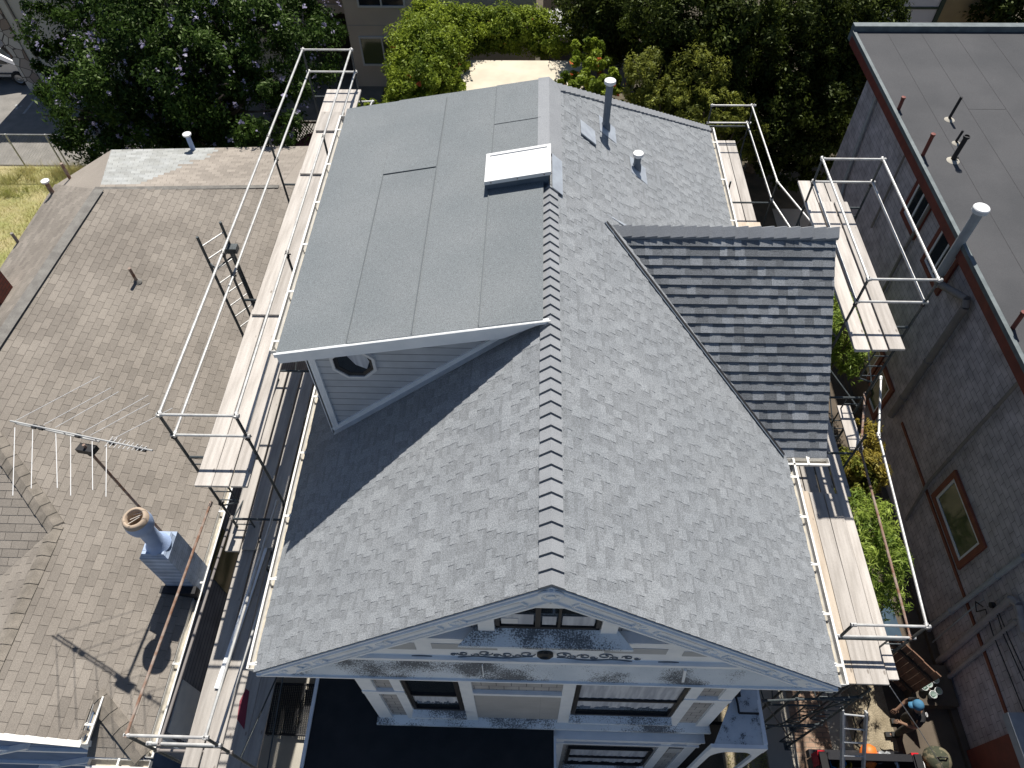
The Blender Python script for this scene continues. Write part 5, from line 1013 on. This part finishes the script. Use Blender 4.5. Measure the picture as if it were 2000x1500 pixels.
# ================================================================== between the scaffold and the flat-roofed building
def bush(name, lbl, px, py, z, rad, n, size, mt, seed, base=None, **kw):
    c = at_z(px,py,z); t = root(name, lbl, 'plant', (c.x,c.y,0)); rng = random.Random(seed); b = MB()
    for k in range(7): limb(b, V(c.x+rng.uniform(-.2,.2),c.y+rng.uniform(-.2,.2),0), V(c.x+rng.uniform(-.6,.6)*rad[0],c.y+rng.uniform(-.6,.6)*rad[1],z+rad[2]*.3), .025, .008, rng, 4)
    b.build('stem', M['bark'], t); foliage('leaves', [((c.x,c.y,c.z),rad)], n, size, mt, t, seed, **kw); return t
bush('bamboo', 'bright green bamboo clump beside the sunny front right deck', 1688,1075,3.1,(.6,1.05,1.0),9000,.15,M['l_bamboo'],101, nclump=150, clump=.25, aspect=.17)
bush('bamboo', 'sparse bamboo shoots just behind the wooden gate', 1728,1170,2.2,(.5,.35,.7),900,.15,M['l_bamboo'],102, nclump=40, clump=.25, aspect=.17)
bush('golden_shrub', 'round golden shrub between the low deck and the shingled wall', 1692,925,2.4,(.42,.42,.5),4200,.1,M['l_gold'],103, nclump=60, clump=.3, aspect=.3)
bush('golden_shrub', 'olive shrub under the front end of the high deck', 1665,940,2.2,(.35,.7,.6),3200,.11,M['l_olive'],104, nclump=60, clump=.3, aspect=.3)
bush('leafy_shrub', 'yellow green shrub seen through the gap right of the cross gable', 1645,650,2.6,(.6,1.3,.9),6000,.14,M['l_bamboo'],105, nclump=90, clump=.3, aspect=.22)
bush('leafy_shrub', 'small golden shrub beneath the short bright plank', 1690,860,2.0,(.3,.5,.5),1800,.1,M['l_gold'],106, nclump=30, clump=.3, aspect=.3)
# wooden gate, pads and buckets
GT = root('wooden_gate', 'weathered reddish board gate standing in the side yard below the deck corner', 'gate', (8.3,5.0,0))
b = MB(); rg = random.Random(3)
gp, gq = at_z(1750,1240,1.55), at_z(1838,1322,1.55); gp.z = gq.z = 0; gd = (gq-gp); gn = V(-gd.y,gd.x,0).normalized(); nbd = 8
for i in range(nbd): c_ = lerp(gp,gq,(i+.5)/nbd); b.obox((c_.x,c_.y,.79+rg.uniform(-.02,.02)), gd/nbd*.48, gn*.012, (0,0,.76))
b.build('boards', M['gate'], GT); b = MB()
for z in (.35,1.25): p_, q_ = at_z(1750,1243,1.55), at_z(1832,1320,1.55); b.beam((p_.x,p_.y-.03,z),(q_.x,q_.y-.03,z),.04,.09)
b.build('gate_rail', M['fence'], GT)
PD = at_z(1815,1335,.35); b = MB(); b.box(PD.x-.45,PD.x+.5,PD.y-.45,PD.y+.4,0,.35); tag(b.build('concrete_step', M['dconcrete']), 'low concrete block by the building wall holding the row of buckets', 'step')
for k, (px, py) in enumerate(((1805,1342),(1813,1336),(1826,1328),(1822,1357),(1832,1350))):
    p_ = at_z(px,py,.5); bk = root('bucket', ['small pale bucket at the left end of the row on the concrete block','small pale bucket in the middle of the row on the concrete block','small pale bucket at the wall end of the row on the concrete block','left bucket of the front pair on the concrete block','right bucket of the front pair on the concrete block'][k], 'bucket', (p_.x,p_.y,.35), 'buckets on the concrete block')
    b = MB(); b.lathe((p_.x,p_.y,.352), [(0,0),(.055,0),(.075,.18),(.07,.18),(.052,.02),(0,.02)], 16); b.build('pail', M['bucket'], bk, True); b = MB(); b.lathe((p_.x,p_.y,.352), [(.074,.16),(.082,.165),(.082,.18),(.074,.185)], 16); b.build('rim', M['vinyl'], bk)
b = MB(); p_ = at_z(1703,1205,.9); b.prism([(p_.x-.5,p_.y-.5,.0),(p_.x+.5,p_.y-.4,.0),(p_.x+.45,p_.y+.5,.0),(p_.x-.5,p_.y+.5,.0)], (0,0,.85)); b.prism([(p_.x-.55,p_.y-.55,.86),(p_.x+.55,p_.y-.45,.86),(p_.x+.5,p_.y+.55,.9),(p_.x-.5,p_.y+.55,.92)], (0,0,.03)); tag(b.build('covered_crate', M['bluedrum']), 'dark blue tarp-covered crate under the bamboo', 'crate')
# black metal grate on the concrete path at left
b = MB(); gx0, gx1 = at_z(524,1400,2.6).x, -3.8; b.box(gx0,gx1,.6,4.3,0,2.6); b.box(gx0-.005,gx1,2.2,2.215,2.0,2.604); tag(b.build('concrete_landing', M['concrete']), 'cream concrete landing in the sun between the lowest left deck and the black porch roof', 'landing')
GR = root('metal_grate', 'black expanded metal grate lying on the cream concrete landing', 'grate', (-4.3,3.2,2.6))
c0_, c1_, c2_, c3_ = (at_z(*p,2.72) for p in ((520,1433),(607,1437),(620,1338),(537,1335))); b = MB()
for a_, d_ in ((c0_,c1_),(c1_,c2_),(c2_,c3_),(c3_,c0_)): b.tube(a_, d_, .022, 8)
b.build('rim', M['black'], GR); b = MB(); nb = 22
for i in range(1, nb):
    t = i/nb; b.beam(lerp(c0_,c1_,t), lerp(c3_,c2_,t), .012, .02)
for j in range(1, 30):
    t = j/30; p_, q_ = lerp(c0_,c3_,t), lerp(c1_,c2_,t)
    b.beam(p_, q_, .006, .012)
b.build('bars', M['black'], GR); b = MB()
for p in (c0_,c1_,c2_,c3_): b.tube(p, (p.x,p.y,2.6), .015, 6)
b.build('leg', M['black'], GR)

# ================================================================== pickup truck, ladder, worker
TK = root('pickup_truck', 'black pickup truck with a loaded open bed at the foot of the ladder', 'pickup truck', (6.75, 1.2, 0))
tx0, tx1, ty1 = 5.8, 7.75, 2.98
b = MB()
for xa_, xb_ in ((tx0, tx0+.14), (tx1-.14, tx1)):
    b.prism([(xa_,ty1,.45),(xa_,ty1,1.22),(xa_,.9,1.26),(xa_,.9,.45)], (xb_-xa_,0,0))
b.box(tx0+.14,tx1-.14,.9,.98,.45,1.26); b.box(tx0+.14,tx1-.14,.98,ty1-.1,.45,.56)
b.prism([(tx0,.9,.45),(tx0,.9,1.26),(tx0+.12,.75,1.85),(tx0+.12,-.9,1.85),(tx0,-1.5,1.25),(tx0,-2.7,1.1),(tx0,-2.8,.5)], (tx1-tx0,0,0)); b.build('body', M['truck'], TK)
b = MB(); b.box(tx0+.1,tx1-.1,ty1-.1,ty1+.0,.5,1.2); b.box(tx0+.16,tx1-.16,ty1-.12,ty1+.01,1.2,1.225); b.build('tailgate', M['truck'], TK)
for x_ in (tx0-.015, tx1-.12): b = MB(); b.box(x_,x_+.135,.9,ty1+.01,1.23,1.27); b.build('bed_rail', M['liner'], TK)
b = MB(); b.box(tx0+.15,tx1-.15,1.0,ty1-.13,.565,.58)
for i in range(12): b.box(tx0+.2+.13*i,tx0+.25+.13*i,1.0,ty1-.13,.58,.59)
b.build('bed_liner', M['liner'], TK)
for xa_ in (tx0-.01, tx1-.13): b = MB(); b.prism([(xa_,ty1-.02,.78),(xa_+.14,ty1-.02,.78),(xa_+.14,ty1-.02,1.18),(xa_,ty1-.02,1.18)], (0,.07,0)); b.prism([(xa_-.006,ty1-.2,.8),(xa_-.006,ty1+.0,.8),(xa_-.006,ty1+.0,1.16),(xa_-.006,ty1-.2,1.16)], (.02 if xa_ < 6.5 else .14,0,0)); b.build('tail_light', M['tail'], TK)
b = MB(); b.box(tx0+.02,tx1-.02,ty1+.03,ty1+.17,.42,.62); b.build('bumper', M['truck'], TK)
b = MB(); b.face([(tx0+.2,.86,1.32),(tx1-.2,.86,1.32),(tx1-.28,.77,1.78),(tx0+.28,.77,1.78)]); b.build('rear_window', M['glass'], TK)
for y_ in (2.0,-1.75):
    for x_ in (tx0+.02, tx1-.02): 
        b = MB(); b.lathe((x_-.12,y_,.38), [(.2,0),(.36,0),(.38,.03),(.38,.21),(.36,.24),(.2,.24)], 24, (1,0,0)); w_ = b.build('wheel', M['tyre'], TK, True); b = MB(); b.lathe((x_-.125,y_,.38), [(0,0),(.22,.0),(.22,.245),(0,.25)], 18, (1,0,0)); b.build('rim', M['chrome'], w_)
# things in the bed
OB = root('leaf_blower', 'orange and grey leaf blower lying in the truck bed by the ladder', 'leaf blower', (6.95,2.45,.6))
b = MB(); c = at_z(1703,1487,1.0); b.lathe((c.x,c.y-.05,.72), [(0,0),(.13,.02),(.17,.12),(.17,.28),(.12,.4),(0,.44)], 18, (.15,.9,.5)); b.build('casing', M['orange'], OB, True)
b = MB(); c2 = at_z(1722,1480,1.0); b.lathe((c2.x,c2.y,.8), [(0,0),(.09,.0),(.11,.08),(.08,.2),(0,.22)], 14, (.2,.3,.9)); b.path([V(c2.x,c2.y,.95),V(c2.x+.15,c2.y+.1,1.0),V(c2.x+.3,c2.y-.1,.95),V(c2.x+.32,c2.y-.5,.8)], .035, 8); b.build('engine', M['metal'], OB)
b = MB(); c = at_z(1635,1492,.9); b.path([V(c.x+.15*math.cos(t*.9), c.y+.1*math.sin(t*.9), .7+.02*t) for t in range(16)], .015, 6); tag(b.build('blue_hose', mat('blue_hose_rubber', (.03,.25,.5), None, .5)), 'coil of blue hose in the truck bed, left of the ladder', 'hose')
b = MB(); c = at_z(1655,1490,.9); b.lathe((c.x,c.y,.6), [(0,0),(.1,0),(.12,.22),(.1,.22),(.09,.03),(0,.03)], 14); tag(b.build('yellow_bucket', mat('yellow_plastic', (.6,.42,.04), None, .5)), 'small yellow bucket in the truck bed next to the blue hose', 'bucket')
c = at_z(1792,1492,.5); OJ = root('orange_cooler', 'orange drink cooler on the ground right of the truck', 'cooler', (c.x,c.y,0)); b = MB(); b.lathe((c.x,c.y,.01), [(0,0),(.17,0),(.19,.35),(.15,.36)], 18); b.build('body', M['orange'], OJ, True); b = MB(); b.lathe((c.x,c.y,.36), [(.19,0),(.19,.05),(.1,.08),(0,.08)], 18); b.build('lid', M['vinyl'], OJ)
# aluminium ladder leaning on the scaffold ledger
l0, l1 = V(5.88,3.42,3.75), V(6.27,3.42,3.72); k0, k1 = V(6.05,1.25,.02), V(6.47,1.25,.02)
t0_, t1_ = at_z(1645,1385,2.6), at_z(1692,1390,2.6); u0_, u1_ = at_z(1644,1500,1.5), at_z(1686,1500,1.5)
d0 = (u0_-t0_); d1 = (u1_-t1_); AL = root('extension_ladder', 'aluminium extension ladder leaning up from the truck towards the scaffold', 'ladder', (u0_.x,u0_.y,0))
e0 = t0_+d0*(2.58/1.1); e1 = t1_+d1*(2.58/1.1)
b = MB(); b.beam(t0_, e0, .035, .08); b.beam(t1_, e1, .035, .08); b.beam(lerp(t0_,e0,.02)+V(.045,0,-.05), e0+V(.045,0,-.05), .03, .07); b.build('rail', M['alu'], AL)
n_ = int((e0-t0_).length/.3)
for i in range(n_): t = (i+.35)/n_; b = MB(); b.tube(lerp(t0_,e0,t), lerp(t1_,e1,t), .017, 8); b.build('rung', M['alu'], AL)
# hose on the driveway
b = MB(); P_ = [at_z(*p,.015) for p in ((1665,1395),(1672,1420),(1668,1450),(1682,1462),(1690,1440),(1678,1415),(1690,1400),(1700,1365),(1692,1340))]; b.path(P_, .014, 6); tag(b.build('garden_hose', M['rubber']), 'loose black hose on the driveway beside the ladder', 'hose')
b = MB(); b.path([at_z(1738,1340,6.0), at_z(1792,1420,3.2), at_z(1845,1505,.6)], .007, 5); tag(b.build('rope', M['galv']), 'thin pale rope hanging from the deck corner towards the worker', 'rope')
CB = at_z(1836,1482,.3); cb = root('camouflage_bag', 'round camouflage bag on the ground behind the worker', 'bag', (CB.x,CB.y,0)); b = MB(); b.lathe((CB.x,CB.y,.0), [(0,0),(.22,.02),(.28,.14),(.24,.3),(.12,.38),(0,.4)], 20); b.build('bag_body', M['camo'], cb, True); b = MB(); b.path([V(CB.x-.12,CB.y,.36),V(CB.x-.05,CB.y,.46),V(CB.x+.07,CB.y,.46),V(CB.x+.13,CB.y,.35)], .015, 6); b.build('handle', M['rubber'], cb)

# ---- worker in a black T-shirt and blue cap, bending forward in the shade
PX, PY = 8.02, 3.72
def skin_fig(name, joints, edges, mt, parent, sub=2):
    me = bpy.data.meshes.new(name); off = WORG.get(parent.name, Vector()) if parent else Vector()
    names = list(joints); me.from_pydata([tuple(Vector(joints[k][0])-off) for k in names], [(names.index(a), names.index(c)) for a, c in edges], []); me.materials.append(mt)
    o = bpy.data.objects.new(name, me); COL.objects.link(o); o.parent = parent; WORG[o.name] = Vector(off)
    md = o.modifiers.new('skin', 'SKIN'); md.use_smooth_shade = True
    if not me.skin_vertices: pass
    for i, k in enumerate(names): v = me.skin_vertices[0].data[i]; r = joints[k][1]; v.radius = (r, r) if not isinstance(r, tuple) else r
    me.skin_vertices[0].data[0].use_root = True
    s_ = o.modifiers.new('sub', 'SUBSURF'); s_.levels = sub; s_.render_levels = sub
    dg = bpy.context.evaluated_depsgraph_get(); dg.update(); ev = o.evaluated_get(dg); nm = bpy.data.meshes.new_from_object(ev); o.modifiers.clear(); o.data = nm
    for p in nm.polygons: p.use_smooth = True
    nm.materials.clear(); nm.materials.append(mt); return o
def add_skin(me_obj): pass
WK = root('person', 'person in a black T-shirt and blue cap bending over in the shade beside the building', 'person', (PX,PY,0))
def P3(x, y, z): return V(PX+x, PY+y, z)
# facing -x, +y; the torso leans forward
J = {'pelvis': (P3(0,0,.95),.13), 'waist': (P3(-.04,.02,1.08),.12), 'chest': (P3(-.12,.04,1.3),.145), 'neckb': (P3(-.17,.05,1.46),.07), 'neck': (P3(-.2,.06,1.54),.055), 'head': (P3(-.24,.07,1.64),.085), 'crown': (P3(-.25,.07,1.73),.07)}
E_ = [('pelvis','waist'),('waist','chest'),('chest','neckb'),('neckb','neck'),('neck','head'),('head','crown')]
for s_, nm in ((1,'l'),(-1,'r')):
    a = dict(hip=P3(.0,.1*s_,.9), knee=P3(-.04+.05*s_,.12*s_,.5), ankle=P3(.02+.1*s_,.13*s_,.09), toe=P3(-.14+.1*s_,.14*s_,.05), sh=P3(-.14,.04+.19*s_,1.4), el=P3(-.16,.04+.26*s_,1.12), wr=P3(-.3,.04+.15*s_,.96))
    for k, r in (('hip',.095),('knee',.06),('ankle',.045),('toe',.04),('sh',.062),('el',.045),('wr',.03)): J[k+nm] = (a[k], r)
    E_ += [('pelvis','hip'+nm),('hip'+nm,'knee'+nm),('knee'+nm,'ankle'+nm),('ankle'+nm,'toe'+nm),('chest','sh'+nm),('sh'+nm,'el'+nm),('el'+nm,'wr'+nm)]
    w_ = a['wr']; d = (a['wr']-a['el']).normalized(); sd = V(-d.y,d.x,0).normalized(); J['palm'+nm] = (w_+d*.07, .026); E_.append(('wr'+nm,'palm'+nm))
    for f in range(4):
        o_ = sd*(.028*(f-1.5)); L_ = [.07,.085,.08,.06][f]; a1 = w_+d*.1+o_; a2 = a1+d*L_*.5+V(0,0,-.012); a3 = a2+d*L_*.35+V(0,0,-.03)
        for i_, q in enumerate((a1,a2,a3)): J[f'f{f}{i_}{nm}'] = (q, .0095-.001*i_)
        E_ += [('palm'+nm, f'f{f}0{nm}'),(f'f{f}0{nm}',f'f{f}1{nm}'),(f'f{f}1{nm}',f'f{f}2{nm}')]
    th = w_+d*.035+sd*.035*s_; J['t0'+nm] = (th,.011); J['t1'+nm] = (th+d*.04+sd*.03*s_+V(0,0,-.01),.0095); E_ += [('wr'+nm,'t0'+nm),('t0'+nm,'t1'+nm)]
skin_fig('body', J, E_, M['skin'], WK)
SJ = {'pelvis': (P3(0,0,.98),(.15,.19)), 'waist': (P3(-.04,.02,1.1),(.14,.17)), 'chest': (P3(-.12,.04,1.3),(.16,.19)), 'nb': (P3(-.165,.05,1.44),.085)}; SE = [('pelvis','waist'),('waist','chest'),('chest','nb')]
TJ = {'pelvis': (P3(0,0,.93),(.15,.18)), 'up': (P3(0,0,1.02),(.13,.16))}; TE = [('pelvis','up')]
for s_, nm in ((1,'l'),(-1,'r')):
    SJ['sh'+nm] = (P3(-.14,.04+.19*s_,1.4),.08); SJ['el'+nm] = (P3(-.15,.04+.245*s_,1.2),.068); SE += [('chest','sh'+nm),('sh'+nm,'el'+nm)]
    TJ['h'+nm] = (P3(0,.1*s_,.88),.112); TJ['k'+nm] = (P3(-.04+.05*s_,.12*s_,.5),.08); TJ['a'+nm] = (P3(.02+.1*s_,.13*s_,.12),.068); TE += [('pelvis','h'+nm),('h'+nm,'k'+nm),('k'+nm,'a'+nm)]
skin_fig('shirt', SJ, SE, M['cloth_bk'], WK); skin_fig('trousers', TJ, TE, M['cloth_gr'], WK)
for s_ in (1,-1):
    b = MB(); c = P3(-.06+.1*s_,.135*s_,.0); b.obox(c+V(0,0,.045), V(.14,0,0), V(0,.05,0), V(0,0,.045)); b.obox(c+V(.05,0,.1), V(.08,0,0), V(0,.045,0), V(0,0,.04)); b.build('shoe', M['rubber'], WK)
hc = P3(-.245,.07,1.68); b = MB(); b.lathe(hc+V(0,0,.005), [(.103,0),(.108,.03),(.095,.085),(.055,.12),(0,.13)], 20, (-.25,.05,1)); b.prism([hc+V(-.08,-.06,.01),hc+V(-.17,-.05,-.01),hc+V(-.19,.0,-.015),hc+V(-.17,.06,-.01),hc+V(-.08,.07,.01)], (0,0,.012)); b.build('cap', M['cap_bl'], WK, True)
b = MB(); b.lathe(hc-V(-.03,0,.075), [(.07,0),(.094,.03),(.098,.075)], 16); b.build('hair', M['hair'], WK, True)
b = MB(); b.lathe(P3(-.335,.075,1.62), [(.018,0),(.012,.02),(0,.032)], 8, (-1,0,-.2)); 
for s_ in (1,-1): b.lathe(P3(-.235,.07+.088*s_,1.635), [(.012,0),(.028,.008),(.02,.016),(0,.016)], 8, (0,s_,0))
b.build('nose_and_ears', M['skin'], WK)
b = MB(); 
for s_ in (1,-1): b.lathe(P3(-.322,.07+.032*s_,1.655), [(.011,0),(.007,.006),(0,.008)], 8, (-1,0,0))
b.box(PX-.33,PX-.322,PY+.05,PY+.1,1.585,1.592); b.build('eyes_and_mouth', M['hair'], WK)
b = MB(); lc = P3(.035,-.02,1.36); b.lathe(lc, [(.045,0),(.045,.004),(.034,.004),(.034,0)], 16, (.6,-.1,.75)); b.beam(lc+V(0,-.025,0)+V(.004,0,.004), lc+V(0,.025,.0)+V(.004,0,.004), .012, .004, (.6,-.1,.75)); b.build('shirt_logo', M['vinyl'], WK)
